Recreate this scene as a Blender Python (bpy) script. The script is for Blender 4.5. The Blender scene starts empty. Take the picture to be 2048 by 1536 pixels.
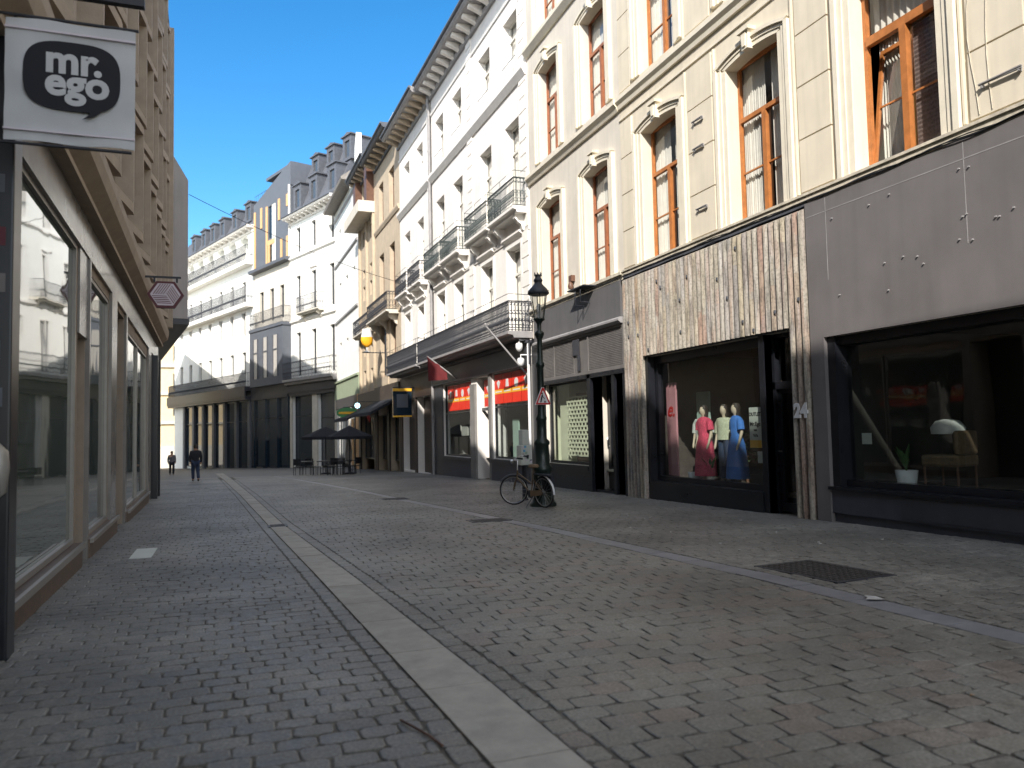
import bpy, math, random
import numpy as np
from mathutils import Vector, Matrix, Euler
R = math.radians
rnd = random.Random(7)
sc = bpy.context.scene
COL = sc.collection
# ---------------- camera ----------------
cd = bpy.data.cameras.new('camera')
cam = bpy.data.objects.new('camera', cd); COL.objects.link(cam); sc.camera = cam
cd.sensor_width = 36.0; cd.lens = 1550.0/2048*36.0
cd.clip_start = 0.05; cd.clip_end = 2000
cam.matrix_world = Matrix.Translation((0, 0, 1.5)) @ Matrix.Rotation(R(-20), 4, 'Z') @ Matrix.Rotation(R(93.4), 4, 'X') @ Matrix.Rotation(R(-1.2), 4, 'Z')
cd.dof.use_dof = True; cd.dof.focus_distance = 14.0; cd.dof.aperture_fstop = 1.7
# ---------------- light ----------------
SUN = Vector((1.0, 1.6, -1.37)).normalized()
sl = bpy.data.lights.new('sun', 'SUN'); sl.energy = 3.1; sl.angle = R(0.5); sl.color = (1.0, 0.94, 0.86)
so = bpy.data.objects.new('sun', sl); COL.objects.link(so)
so.rotation_euler = SUN.to_track_quat('-Z', 'Y').to_euler()
w = bpy.data.worlds.new('World'); sc.world = w; w.use_nodes = True
nt = w.node_tree; nt.nodes.clear()
sky = nt.nodes.new('ShaderNodeTexSky'); sky.sky_type = 'NISHITA'; sky.sun_disc = False
sky.sun_elevation = math.asin(-SUN.z); sky.sun_rotation = math.atan2(-SUN.x, -SUN.y)
sky.air_density = 1.0; sky.dust_density = 0.15; sky.ozone_density = 2.2
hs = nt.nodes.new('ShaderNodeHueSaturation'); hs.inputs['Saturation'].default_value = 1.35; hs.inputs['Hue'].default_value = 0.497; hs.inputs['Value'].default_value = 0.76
bg = nt.nodes.new('ShaderNodeBackground'); bg.inputs['Strength'].default_value = 0.15
wo = nt.nodes.new('ShaderNodeOutputWorld')
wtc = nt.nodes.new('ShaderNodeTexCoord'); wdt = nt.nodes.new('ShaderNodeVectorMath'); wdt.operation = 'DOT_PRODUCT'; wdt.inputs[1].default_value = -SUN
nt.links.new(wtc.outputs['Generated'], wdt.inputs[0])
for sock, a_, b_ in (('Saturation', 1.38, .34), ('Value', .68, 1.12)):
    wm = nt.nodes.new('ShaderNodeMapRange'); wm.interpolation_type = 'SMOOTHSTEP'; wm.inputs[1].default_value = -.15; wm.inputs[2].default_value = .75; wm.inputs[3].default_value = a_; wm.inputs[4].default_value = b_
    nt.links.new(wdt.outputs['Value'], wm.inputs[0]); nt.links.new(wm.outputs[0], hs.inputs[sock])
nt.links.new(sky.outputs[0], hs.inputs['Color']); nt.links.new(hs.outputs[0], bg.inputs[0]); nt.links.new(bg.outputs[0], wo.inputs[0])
sc.view_settings.view_transform = 'Standard'; sc.view_settings.look = 'None'; sc.view_settings.exposure = 1.3; sc.view_settings.gamma = 1
sc.render.engine = 'CYCLES'
sc.cycles.max_bounces = 8; sc.cycles.diffuse_bounces = 4; sc.cycles.glossy_bounces = 4; sc.cycles.transparent_max_bounces = 12
sc.cycles.caustics_reflective = False; sc.cycles.caustics_refractive = False
sc.cycles.sample_clamp_indirect = 6.0

def gz(y):
    return -.013*y if y < 25 else (-.325-.02*(y-25) if y < 40 else -.625-.028*(y-40))

# ---------------- materials ----------------
def ND(nt, t, **k):
    n = nt.nodes.new(t)
    for a, b in k.items(): setattr(n, a, b)
    return n
def ramp(nt, fac, stops):
    r = ND(nt, 'ShaderNodeValToRGB'); e = r.color_ramp.elements
    while len(e) < len(stops): e.new(0.5)
    for i, (p, c) in enumerate(stops):
        e[i].position = p; e[i].color = (c[0], c[1], c[2], 1) if hasattr(c, '__len__') else (c, c, c, 1)
    nt.links.new(fac, r.inputs[0]); return r.outputs[0]
def mat(name, col, rough=.7, var=.12, scale=3.0, bump=.0, bscale=40., metal=0., island=0., spec=.5, streak=0., coat=0., ior=1.45):
    """procedural paint / stone: base colour broken by two noises, optional vertical streaks and per-piece tone"""
    m = bpy.data.materials.new(name); m.use_nodes = True; nt = m.node_tree
    b = nt.nodes['Principled BSDF']; L = nt.links.new
    tc = ND(nt, 'ShaderNodeTexCoord')
    n1 = ND(nt, 'ShaderNodeTexNoise'); n1.inputs['Scale'].default_value = scale; n1.inputs['Detail'].default_value = 6; n1.inputs['Roughness'].default_value = .65
    L(tc.outputs['Object'], n1.inputs['Vector'])
    lo = [c*(1-var*1.4) for c in col]; hi = [min(1, c*(1+var)) for c in col]
    c1 = ramp(nt, n1.outputs[0], [(.3, lo), (.7, hi)])
    out = c1
    if streak:
        mp = ND(nt, 'ShaderNodeMapping'); mp.inputs['Scale'].default_value = (5, 5, .35); L(tc.outputs['Object'], mp.inputs[0])
        n2 = ND(nt, 'ShaderNodeTexNoise'); n2.inputs['Scale'].default_value = 1.2; n2.inputs['Detail'].default_value = 5; L(mp.outputs[0], n2.inputs['Vector'])
        f = ramp(nt, n2.outputs[0], [(.45, 0), (.75, 1)])
        mm = ND(nt, 'ShaderNodeMath', operation='MULTIPLY'); L(f, mm.inputs[0]); mm.inputs[1].default_value = streak
        mx = ND(nt, 'ShaderNodeMix', data_type='RGBA'); L(mm.outputs[0], mx.inputs[0]); L(out, mx.inputs[6]); mx.inputs[7].default_value = (*[c*.45 for c in col], 1); out = mx.outputs[2]
    if island:
        g = ND(nt, 'ShaderNodeNewGeometry')
        hv = ND(nt, 'ShaderNodeHueSaturation'); L(out, hv.inputs['Color'])
        mr = ND(nt, 'ShaderNodeMapRange'); L(g.outputs['Random Per Island'], mr.inputs[0]); mr.inputs[3].default_value = 1-island; mr.inputs[4].default_value = 1+island
        L(mr.outputs[0], hv.inputs['Value']); out = hv.outputs[0]
    L(out, b.inputs['Base Color'])
    b.inputs['Metallic'].default_value = metal; b.inputs['Specular IOR Level'].default_value = spec; b.inputs['IOR'].default_value = ior
    b.inputs['Coat Weight'].default_value = coat
    r2 = ND(nt, 'ShaderNodeMapRange'); L(n1.outputs[0], r2.inputs[0]); r2.inputs[3].default_value = max(0.02, rough-.08); r2.inputs[4].default_value = min(1, rough+.08)
    L(r2.outputs[0], b.inputs['Roughness'])
    if bump:
        n3 = ND(nt, 'ShaderNodeTexNoise'); n3.inputs['Scale'].default_value = bscale; n3.inputs['Detail'].default_value = 4; L(tc.outputs['Object'], n3.inputs['Vector'])
        bp = ND(nt, 'ShaderNodeBump'); bp.inputs['Strength'].default_value = bump; bp.inputs['Distance'].default_value = .01; L(n3.outputs[0], bp.inputs['Height']); L(bp.outputs[0], b.inputs['Normal'])
    return m
def glassmat(name, tint=(.9, .95, .95), ior=1.5, refl=1.0, rough=0.0):
    """thin pane: clear transmission mixed with a mirror reflection by Fresnel"""
    m = bpy.data.materials.new(name); m.use_nodes = True; nt = m.node_tree; nt.nodes.clear(); L = nt.links.new
    o = ND(nt, 'ShaderNodeOutputMaterial'); t = ND(nt, 'ShaderNodeBsdfTransparent'); t.inputs[0].default_value = (*tint, 1)
    g = ND(nt, 'ShaderNodeBsdfGlossy'); g.inputs['Roughness'].default_value = rough; g.inputs[0].default_value = (1, 1, 1, 1)
    f = ND(nt, 'ShaderNodeLayerWeight'); f.inputs[0].default_value = .5
    pw = ND(nt, 'ShaderNodeMath', operation='POWER'); L(f.outputs['Facing'], pw.inputs[0]); pw.inputs[1].default_value = 4.6
    ml = ND(nt, 'ShaderNodeMath', operation='MULTIPLY_ADD', use_clamp=True); L(pw.outputs[0], ml.inputs[0]); ml.inputs[1].default_value = .9*min(refl, 1.05); ml.inputs[2].default_value = .06*refl
    tc = ND(nt, 'ShaderNodeTexCoord'); n = ND(nt, 'ShaderNodeTexNoise'); n.inputs['Scale'].default_value = .9; n.inputs['Detail'].default_value = 1; L(tc.outputs['Object'], n.inputs['Vector'])
    bp = ND(nt, 'ShaderNodeBump'); bp.inputs['Strength'].default_value = .25; bp.inputs['Distance'].default_value = .012; L(n.outputs[0], bp.inputs['Height']); L(bp.outputs[0], g.inputs['Normal'])
    mx = ND(nt, 'ShaderNodeMixShader'); L(ml.outputs[0], mx.inputs[0]); L(t.outputs[0], mx.inputs[1]); L(g.outputs[0], mx.inputs[2]); L(mx.outputs[0], o.inputs[0])
    return m
def solidglass(name, col, ior=1.8, rough=.03):
    m = bpy.data.materials.new(name); m.use_nodes = True; nt = m.node_tree; b = nt.nodes['Principled BSDF']; L = nt.links.new
    tc = ND(nt, 'ShaderNodeTexCoord'); n = ND(nt, 'ShaderNodeTexNoise'); n.inputs['Scale'].default_value = .8; L(tc.outputs['Object'], n.inputs['Vector'])
    bp = ND(nt, 'ShaderNodeBump'); bp.inputs['Strength'].default_value = .3; bp.inputs['Distance'].default_value = .012; L(n.outputs[0], bp.inputs['Height']); L(bp.outputs[0], b.inputs['Normal'])
    b.inputs['Base Color'].default_value = (*col, 1); b.inputs['Roughness'].default_value = rough; b.inputs['IOR'].default_value = ior
    return m
M = {}
M['cream'] = mat('cream render', (.66, .595, .475), .8, .06, 1.2, .15, 60, streak=.22)
M['cream2'] = mat('greyer cream render', (.62, .575, .50), .8, .06, 1.2, .15, 60, streak=.22)
M['cream_trim'] = mat('cream trim paint', (.72, .66, .535), .6, .06, 4, .1, 60, streak=.12)
M['sill_dirty'] = mat('weathered sill', (.55, .50, .40), .8, .25, 6, .2, 50, streak=.35)
M['white'] = mat('off white render', (.80, .765, .72), .8, .05, 1.5, .1, 60, streak=.14)
M['white_trim'] = mat('white trim paint', (.80, .77, .72), .7, .05, 4, .08, 60)
M['purewhite'] = mat('white render', (.84, .84, .80), .8, .04, 1.5, .1, 60, streak=.12)
M['beige'] = mat('beige stone', (.50, .41, .30), .85, .10, 2, .2, 50, streak=.2)
M['pillar_grey'] = mat('grey shop pillar', (.22, .21, .20), .7, .12, 2, .1, 40, streak=.3)
M['pale'] = mat('pale render', (.62, .58, .50), .85, .08, 2, .2, 50, streak=.1)
M['yellow_render'] = mat('yellow render', (.72, .58, .36), .85, .08, 2, .2, 50)
M['grey_metal'] = mat('grey cladding', (.10, .11, .13), .6, .08, 1.5, .05, 40)
M['slate'] = mat('slate roof', (.09, .095, .11), .6, .18, 5, .2, 30)
M['slate_light'] = mat('grey brown roof', (.22, .20, .18), .8, .2, 5, .2, 30)
M['iron'] = mat('black ironwork', (.03, .032, .04), .5, .2, 8)
M['iron_green'] = mat('weathered iron rail', (.05, .065, .065), .5, .2, 8)
M['lamp_green'] = mat('dark green cast iron', (.012, .022, .018), .35, .2, 8, spec=.5)
M['black'] = mat('black paint', (.012, .013, .017), .3, .2, 3, .05, 30)
M['darkgrey'] = mat('dark grey paint', (.045, .046, .055), .45, .15, 2, .05, 30, streak=.2)
M['panel'] = mat('purple grey panel', (.158, .146, .146), .45, .10, .8, .03, 30, streak=.18)
M['panel_stain'] = mat('limescale run', (.20, .185, .185), .6, .15, 6)
M['panel_low'] = mat('slate grey stallriser', (.055, .058, .075), .5, .15, 2, .05, 30, streak=.3)
M['fascia'] = mat('weathered grey fascia', (.115, .112, .115), .6, .10, 1.2, .05, 30, streak=.25)
M['louvre'] = mat('brown grey mesh panel', (.15, .14, .135), .6, .15, 2, .1, 60, streak=.2)
M['ledge'] = mat('zinc ledge', (.28, .27, .27), .5, .15, 3)
M['orange_wood'] = mat('orange stained wood', (.42, .155, .045), .4, .18, 6, .1, 50)
M['redbrown_wood'] = mat('red brown stained wood', (.33, .12, .055), .4, .18, 6, .1, 50)
M['white_wood'] = mat('white window paint', (.68, .66, .60), .5, .06, 6)
M['dark_wood'] = mat('brown window frame', (.13, .065, .04), .5, .15, 6)
M['curtain'] = mat('white curtain', (.60, .58, .53), .9, .08, 4)
M['yellow_curtain'] = mat('yellow curtain', (.62, .48, .10), .9, .1, 4)
M['blind'] = mat('woven brown blind', (.16, .12, .11), .9, .35, 30)
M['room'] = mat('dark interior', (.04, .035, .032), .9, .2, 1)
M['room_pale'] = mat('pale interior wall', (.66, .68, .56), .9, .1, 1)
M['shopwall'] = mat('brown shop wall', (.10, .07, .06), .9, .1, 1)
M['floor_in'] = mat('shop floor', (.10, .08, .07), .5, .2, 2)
M['glass'] = glassmat('clear window glass', (.95, .96, .95), 1.5, 1.3)
M['shopglass'] = glassmat('shop window glass', (.72, .77, .76), 1.5, 1.2)
M['frosted'] = glassmat('dusty glass', (.8, .84, .78), 1.5, 1.0)
M['pane_far'] = solidglass('dark window pane', (.06, .065, .07), 1.6)
M['pane_pale'] = solidglass('pane with net curtain', (.42, .40, .37), 1.5, .1)
M['mirror_pane'] = solidglass('tinted shopfront glass', (.07, .09, .072), 2.2)
M['mirror_blue'] = solidglass('dark blue glass', (.014, .026, .04), 1.4)
M['pebble'] = mat('brown stone cladding', (.30, .243, .19), .8, .12, 3, .2, 40)
M['pebble_light'] = mat('buff stone fins', (.40, .325, .25), .8, .10, 3, .2, 40)
M['grey_render'] = mat('grey render', (.42, .39, .375), .9, .06, 1.2, .1, 40, streak=.15)
M['polished'] = mat('polished grey stone', (.235, .22, .205), .22, .12, 2)
M['flag_red'] = mat('dark red flag cloth', (.11, .014, .016), .9, .1)
M['plinth'] = mat('brown granite plinth', (.13, .09, .065), .5, .25, 12)
M['metal_pale'] = mat('brushed pale metal', (.30, .285, .26), .4, .1, 6, metal=.3)
M['kerb'] = mat('pale granite slab', (.37, .345, .30), .75, .14, 5, .2, 70, island=.10)
M['cable'] = mat('black cable', (.01, .01, .012), .5)
M['rubber'] = mat('tyre rubber', (.012, .012, .015), .7)
M['chrome'] = mat('bright steel', (.55, .55, .55), .3, metal=1.0)
M['bike_brown'] = mat('gold brown bicycle paint', (.16, .11, .07), .35, metal=.3)
M['brown_leather'] = mat('wicker and leather', (.18, .12, .07), .8, .25, 20)
M['white_plastic'] = mat('white plastic', (.7, .7, .7), .4, .05)
M['red'] = mat('red paint', (.55, .02, .02), .4, .08)
M['redpanel'] = mat('red poster film', (.72, .035, .015), .5, .06)
M['yellow'] = mat('yellow film', (.85, .45, .03), .5, .05)
M['pink'] = mat('pink wall', (.55, .25, .28), .8, .05)
M['pink_dress'] = mat('pink floral fabric', (.62, .07, .13), .9, .55, 45)
M['blue_dress'] = mat('blue jersey fabric', (.05, .17, .50), .9, .12, 10)
M['stripe_top'] = mat('pale striped fabric', (.48, .50, .36), .9, .2, 25)
M['jeans'] = mat('dark blue denim', (.03, .045, .09), .9, .2, 20)
M['skin_pale'] = mat('mannequin skin', (.55, .45, .34), .5, .05)
M['skin'] = mat('skin', (.45, .25, .17), .5, .05)
M['hair'] = mat('dark hair', (.03, .02, .015), .6, .2, 20)
M['dark_cloth'] = mat('dark jacket cloth', (.02, .022, .03), .9, .2, 15)
M['grey_cloth'] = mat('grey cloth', (.14, .14, .16), .9, .2, 15)
M['white_cloth'] = mat('white cloth', (.62, .63, .60), .9, .05, 8)
M['plant'] = mat('plant leaves', (.05, .11, .03), .7, .3, 8)
M['green_pale'] = mat('pale green paint', (.35, .45, .36), .7, .08)
M['greenpanel'] = mat('sage green fascia', (.30, .35, .24), .7, .08, 2)
M['green_sign'] = mat('green sign', (.07, .28, .10), .5, .05)
M['banner'] = mat('pale grey banner cloth', (.52, .53, .55), .85, .05, 2, .1, 120, streak=.06)
M['ink'] = mat('black print', (.006, .006, .012), .7, .05)
M['print_white'] = mat('print in pale grey', (.52, .53, .55), .85, .04)
M['paper'] = mat('white paper', (.6, .62, .56), .8, .05)
M['maroon'] = mat('maroon sign frame', (.10, .02, .03), .5, .1)
M['sign_grey'] = mat('lilac grey sign face', (.62, .56, .62), .5, .05)
M['parasol'] = mat('black parasol canvas', (.012, .013, .018), .9, .1)
M['wood_warm'] = mat('warm timber cladding', (.60, .36, .17), .6, .15, 8)
M['amber'] = mat('amber beer', (.85, .40, .02), .4, .08)
M['tan_board'] = mat('brown timber shop front', (.05, .035, .028), .5, .25, 5)
M['green_glass'] = mat('pale mint board', (.42, .55, .47), .7, .06)
M['blue_print'] = mat('light blue print', (.15, .40, .60), .7, .25, 5)
M['litter'] = mat('litter paper', (.5, .48, .45), .8, .2, 8)
M['manhole'] = mat('rusty iron cover', (.045, .04, .036), .6, .3, 10, .4, 90)
def emis(name, col, s):
    m = bpy.data.materials.new(name); m.use_nodes = True; b = m.node_tree.nodes['Principled BSDF']
    b.inputs['Base Color'].default_value = (*col, 1); b.inputs['Emission Color'].default_value = (*col, 1); b.inputs['Emission Strength'].default_value = s
    return m
M['lit_cyan'] = emis('lit cyan lamp', (.5, .9, 1), 1.6)
M['lit_warm'] = emis('lit warm bulb', (1, .75, .5), 1.6)
# weathered multicolour slats
def slatmat():
    m = bpy.data.materials.new('weathered painted slats'); m.use_nodes = True; nt = m.node_tree; b = nt.nodes['Principled BSDF']; L = nt.links.new
    g = ND(nt, 'ShaderNodeNewGeometry'); tc = ND(nt, 'ShaderNodeTexCoord')
    base = ramp(nt, g.outputs['Random Per Island'], [(0, (.25, .225, .19)), (.18, (.29, .265, .23)), (.34, (.21, .195, .17)), (.45, (.25, .15, .115)), (.5, (.33, .315, .29)), (.66, (.28, .235, .155)), (.8, (.19, .175, .165)), (1, (.34, .33, .31))])
    mp = ND(nt, 'ShaderNodeMapping'); mp.inputs['Scale'].default_value = (9, 9, 1.1); L(tc.outputs['Object'], mp.inputs[0])
    n = ND(nt, 'ShaderNodeTexNoise'); n.inputs['Scale'].default_value = 1.6; n.inputs['Detail'].default_value = 8; n.inputs['Roughness'].default_value = .7; L(mp.outputs[0], n.inputs['Vector'])
    n2 = ND(nt, 'ShaderNodeTexNoise'); n2.inputs['Scale'].default_value = 22; n2.inputs['Detail'].default_value = 5; L(tc.outputs['Object'], n2.inputs['Vector'])
    v = ND(nt, 'ShaderNodeTexVoronoi'); v.inputs['Scale'].default_value = .9; L(mp.outputs[0], v.inputs['Vector'])
    patch = ramp(nt, v.outputs['Color'], [(.3, (.33, .29, .22)), (.48, (.28, .25, .21)), (.5, (.40, .38, .35)), (.62, (.30, .19, .13)), (.8, (.20, .19, .18))])
    mx0 = ND(nt, 'ShaderNodeMix', data_type='RGBA'); mx0.inputs[0].default_value = .45; L(base, mx0.inputs[6]); L(patch, mx0.inputs[7])
    d = ramp(nt, n.outputs[0], [(.34, .42), (.5, 1), (.68, 1.3)])
    mx = ND(nt, 'ShaderNodeMix', data_type='RGBA', blend_type='MULTIPLY'); mx.inputs[0].default_value = 1; L(mx0.outputs[2], mx.inputs[6]); L(d, mx.inputs[7])
    d2 = ramp(nt, n2.outputs[0], [(.40, .5), (.5, 1)])
    mx2 = ND(nt, 'ShaderNodeMix', data_type='RGBA', blend_type='MULTIPLY'); mx2.inputs[0].default_value = .55; L(mx.outputs[2], mx2.inputs[6]); L(d2, mx2.inputs[7])
    L(mx2.outputs[2], b.inputs['Base Color']); b.inputs['Roughness'].default_value = .85
    bp = ND(nt, 'ShaderNodeBump'); bp.inputs['Strength'].default_value = .3; bp.inputs['Distance'].default_value = .006; L(n2.outputs[0], bp.inputs['Height']); L(bp.outputs[0], b.inputs['Normal'])
    return m
M['slats'] = slatmat()
def settmat(name, stops, scale=1.0):
    m = bpy.data.materials.new(name); m.use_nodes = True; nt = m.node_tree; b = nt.nodes['Principled BSDF']; L = nt.links.new
    g = ND(nt, 'ShaderNodeNewGeometry'); tc = ND(nt, 'ShaderNodeTexCoord')
    base = ramp(nt, g.outputs['Random Per Island'], stops)
    n = ND(nt, 'ShaderNodeTexNoise'); n.inputs['Scale'].default_value = .55; n.inputs['Detail'].default_value = 5; L(tc.outputs['Object'], n.inputs['Vector'])
    n2 = ND(nt, 'ShaderNodeTexNoise'); n2.inputs['Scale'].default_value = 60; n2.inputs['Detail'].default_value = 5; L(tc.outputs['Object'], n2.inputs['Vector'])
    n4 = ND(nt, 'ShaderNodeTexNoise'); n4.inputs['Scale'].default_value = 9; n4.inputs['Detail'].default_value = 5; L(tc.outputs['Object'], n4.inputs['Vector'])
    out = base
    for nn, lo, hi, f in ((n, .58, 1.2, 1), (n4, .78, 1.18, 1), (n2, .62, 1.25, 1)):
        mx = ND(nt, 'ShaderNodeMix', data_type='RGBA', blend_type='MULTIPLY'); mx.inputs[0].default_value = f; L(out, mx.inputs[6]); L(ramp(nt, nn.outputs[0], [(.3, lo), (.7, hi)]), mx.inputs[7]); out = mx.outputs[2]
    L(out, b.inputs['Base Color'])
    rr = ramp(nt, n4.outputs[0], [(.3, .42), (.7, .68)]); L(rr, b.inputs['Roughness'])
    bp = ND(nt, 'ShaderNodeBump'); bp.inputs['Strength'].default_value = .35; bp.inputs['Distance'].default_value = .006; L(n2.outputs[0], bp.inputs['Height'])
    bp2 = ND(nt, 'ShaderNodeBump'); bp2.inputs['Strength'].default_value = .4; bp2.inputs['Distance'].default_value = .02; L(n4.outputs[0], bp2.inputs['Height']); L(bp2.outputs[0], bp.inputs['Normal']); L(bp.outputs[0], b.inputs['Normal'])
    return m
M['setts_road'] = settmat('granite setts', [(0, (.19, .183, .158)), (.3, (.24, .229, .196)), (.5, (.215, .206, .178)), (.72, (.225, .21, .176)), (.85, (.235, .20, .168)), (1, (.195, .188, .165))])
M['setts_walk'] = settmat('grey setts', [(0, (.18, .17, .15)), (.4, (.22, .206, .178)), (.75, (.195, .184, .16)), (1, (.24, .226, .195))])
M['joint'] = mat('joint sand', (.12, .108, .09), .95, .35, 6, .3, 60)
M['gutter'] = mat('smooth gutter stone', (.22, .22, .23), .45, .18, 4, .1, 60, island=.08)

# ---------------- geometry helpers ----------------
class Fr:
    """local frame of a thing: x runs along its front (s), y out of it (n), z is height; s0 shifts s"""
    def __init__(f, x, y, th, s0=0.0, z=None):
        f.u = Vector((math.cos(R(th)), math.sin(R(th)), 0)); f.th = th; f.s0 = s0
        p = Vector((x, y, 0)) + f.u*s0
        f.z0 = gz(p.y) if z is None else z
        f.loc = Vector((p.x, p.y, f.z0)); f.root = None
    def thing(f, name, label, cat, group=None):
        o = bpy.data.objects.new(name, None); COL.objects.link(o); o.empty_display_size = .3
        o.location = f.loc; o.rotation_euler = (0, 0, R(f.th)); o['label'] = label; o['category'] = cat
        if group: o['group'] = group
        f.root = o; return o
KEEP = {'lettering', 'painted_slats', 'mesh_panel', 'brick_pattern_grille', 'digging_figure', 'stripe_pattern', 'cover_plate', 'railing', 'leaves', 'spokes', 'cable_run', 'water_stain', 'thin_wire', 'sheet', 'script_lettering', 'house_number', 'red_menu_panel', 'roof_terrace', 'crank', 'handlebar', 'grip', 'trousers', 'dress', 'top', 'figure', 'dormer_pane', 'wall', 'upper_wall', 'fluting'}
class MB:
    def split(s, o, name, parent, label, bevel):
        me = o.data; n = len(me.vertices); ids = list(range(n))
        def find(a):
            while ids[a] != a: ids[a] = ids[ids[a]]; a = ids[a]
            return a
        for e in me.edges:
            a, b = find(e.vertices[0]), find(e.vertices[1])
            if a != b: ids[b] = a
        root = np.array([find(i) for i in range(n)]); co = np.array([v.co for v in me.vertices])
        u, inv = np.unique(root, return_inverse=True); k = len(u)
        grp = None
        if 1 < k < 700:
            lo = np.full((k, 3), np.inf); hi = np.full((k, 3), -np.inf); np.minimum.at(lo, inv, co); np.maximum.at(hi, inv, co)
            sz = (hi-lo).max(axis=1); gap = np.maximum(0, np.maximum(lo[:, None]-hi[None], lo[None]-hi[:, None]))
            near = np.sqrt((gap**2).sum(axis=2)) <= np.maximum(.02, .5*np.maximum(sz[:, None], sz[None]))
            g = list(range(k))
            def f2(a):
                while g[a] != a: g[a] = g[g[a]]; a = g[a]
                return a
            for a, b in zip(*np.nonzero(np.triu(near, 1))):
                a, b = f2(a), f2(b)
                if a != b: g[b] = a
            lab = np.array([f2(i) for i in range(k)]); grp = sorted(set(lab))
        objs = [o]
        if grp and 1 < len(grp) <= 100:
            objs = []
            for gi in grp:
                vm = np.nonzero(lab[inv] == gi)[0]; mp = {int(v): i for i, v in enumerate(vm)}
                m2 = bpy.data.meshes.new(name); fs = [(f, p.material_index, p.use_smooth) for p in me.polygons for f in [tuple(p.vertices)] if f[0] in mp]
                m2.from_pydata([tuple(co[v]) for v in vm], [], [tuple(mp[v] for v in f) for f, _, _ in fs])
                for mt in me.materials: m2.materials.append(mt)
                m2.polygons.foreach_set('material_index', [x[1] for x in fs]); m2.polygons.foreach_set('use_smooth', [x[2] for x in fs]); m2.update()
                o2 = o.copy(); o2.data = m2; COL.objects.link(o2); o2.parent = parent; objs.append(o2)
            bpy.data.objects.remove(o)
        for q in objs:
            if label: q['label'] = label
            if bevel:
                b = q.modifiers.new('bevel', 'BEVEL'); b.width = bevel; b.segments = 2; b.limit_method = 'ANGLE'
        return objs[0]
    def __init__(s): s.v = []; s.f = []; s.m = []; s.cur = 0; s.sm = []
    def add(s, vs, fs, smooth=False):
        b = len(s.v); s.v += [tuple(v) for v in vs]; s.f += [tuple(b+i for i in f) for f in fs]; s.m += [s.cur]*len(fs); s.sm += [smooth]*len(fs); return s
    def box(s, x0, x1, y0, y1, z0, z1):
        x0, x1 = min(x0, x1), max(x0, x1); y0, y1 = min(y0, y1), max(y0, y1); z0, z1 = min(z0, z1), max(z0, z1)
        return s.add([(x0, y0, z0), (x1, y0, z0), (x1, y1, z0), (x0, y1, z0), (x0, y0, z1), (x1, y0, z1), (x1, y1, z1), (x0, y1, z1)],
                     [(0, 3, 2, 1), (4, 5, 6, 7), (0, 1, 5, 4), (1, 2, 6, 5), (2, 3, 7, 6), (3, 0, 4, 7)])
    def prism(s, poly, y0, y1):
        """poly in (x,z) extruded along y"""
        n = len(poly)
        a = sum(poly[i][0]*poly[(i+1) % n][1]-poly[(i+1) % n][0]*poly[i][1] for i in range(n))
        if a < 0: poly = poly[::-1]
        y0, y1 = min(y0, y1), max(y0, y1)
        vs = [(x, y0, z) for x, z in poly]+[(x, y1, z) for x, z in poly]
        fs = [tuple(range(n)), tuple(range(2*n-1, n-1, -1))]+[((i+1) % n, i, n+i, n+(i+1) % n) for i in range(n)]
        return s.add(vs, fs)
    def prof(s, poly, x0, x1):
        """poly in (y,z) extruded along x"""
        n = len(poly); a = sum(poly[i][0]*poly[(i+1) % n][1]-poly[(i+1) % n][0]*poly[i][1] for i in range(n))
        if a < 0: poly = poly[::-1]
        vs = [(x0, y, z) for y, z in poly]+[(x1, y, z) for y, z in poly]
        fs = [tuple(range(n-1, -1, -1)), tuple(range(n, 2*n))]+[(i, (i+1) % n, n+(i+1) % n, n+i) for i in range(n)]
        return s.add(vs, fs)
    def tube(s, pts, r, n=6, closed=False, smooth=True):
        pts = [Vector(p) for p in pts]; k = len(pts); rs = r if hasattr(r, '__len__') else [r]*k
        rings = []
        up = None
        for i, p in enumerate(pts):
            if closed: t = pts[(i+1) % k]-pts[i-1]
            else: t = pts[min(i+1, k-1)]-pts[max(i-1, 0)]
            t.normalize()
            if up is None:
                up = Vector((0, 0, 1)) if abs(t.z) < .9 else Vector((1, 0, 0))
            a = up-t*up.dot(t)
            if a.length < 1e-4: a = Vector((0, 1, 0))-t*t.y
            a.normalize(); b = t.cross(a); up = a
            rings.append([p+(a*math.cos(2*math.pi*j/n)+b*math.sin(2*math.pi*j/n))*rs[i] for j in range(n)])
        vs = [q for ring in rings for q in ring]; fs = []
        for i in range(k if closed else k-1):
            for j in range(n):
                a0 = i*n+j; a1 = i*n+(j+1) % n; i2 = (i+1) % k; b0 = i2*n+j; b1 = i2*n+(j+1) % n
                fs.append((a0, a1, b1, b0))
        s.add(vs, fs, smooth)
        if not closed: s.add(rings[0], [tuple(range(n-1, -1, -1))]); s.add(rings[-1], [tuple(range(n))])
        return s
    def ring(s, c, r, rt, ax='y', n=12, m=4):
        pts = []
        for i in range(n):
            a = 2*math.pi*i/n; p = (r*math.cos(a), r*math.sin(a))
            pts.append((c[0]+p[0], c[1], c[2]+p[1]) if ax == 'y' else ((c[0], c[1]+p[0], c[2]+p[1]) if ax == 'x' else (c[0]+p[0], c[1]+p[1], c[2])))
        return s.tube(pts, rt, m, closed=True)
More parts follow.
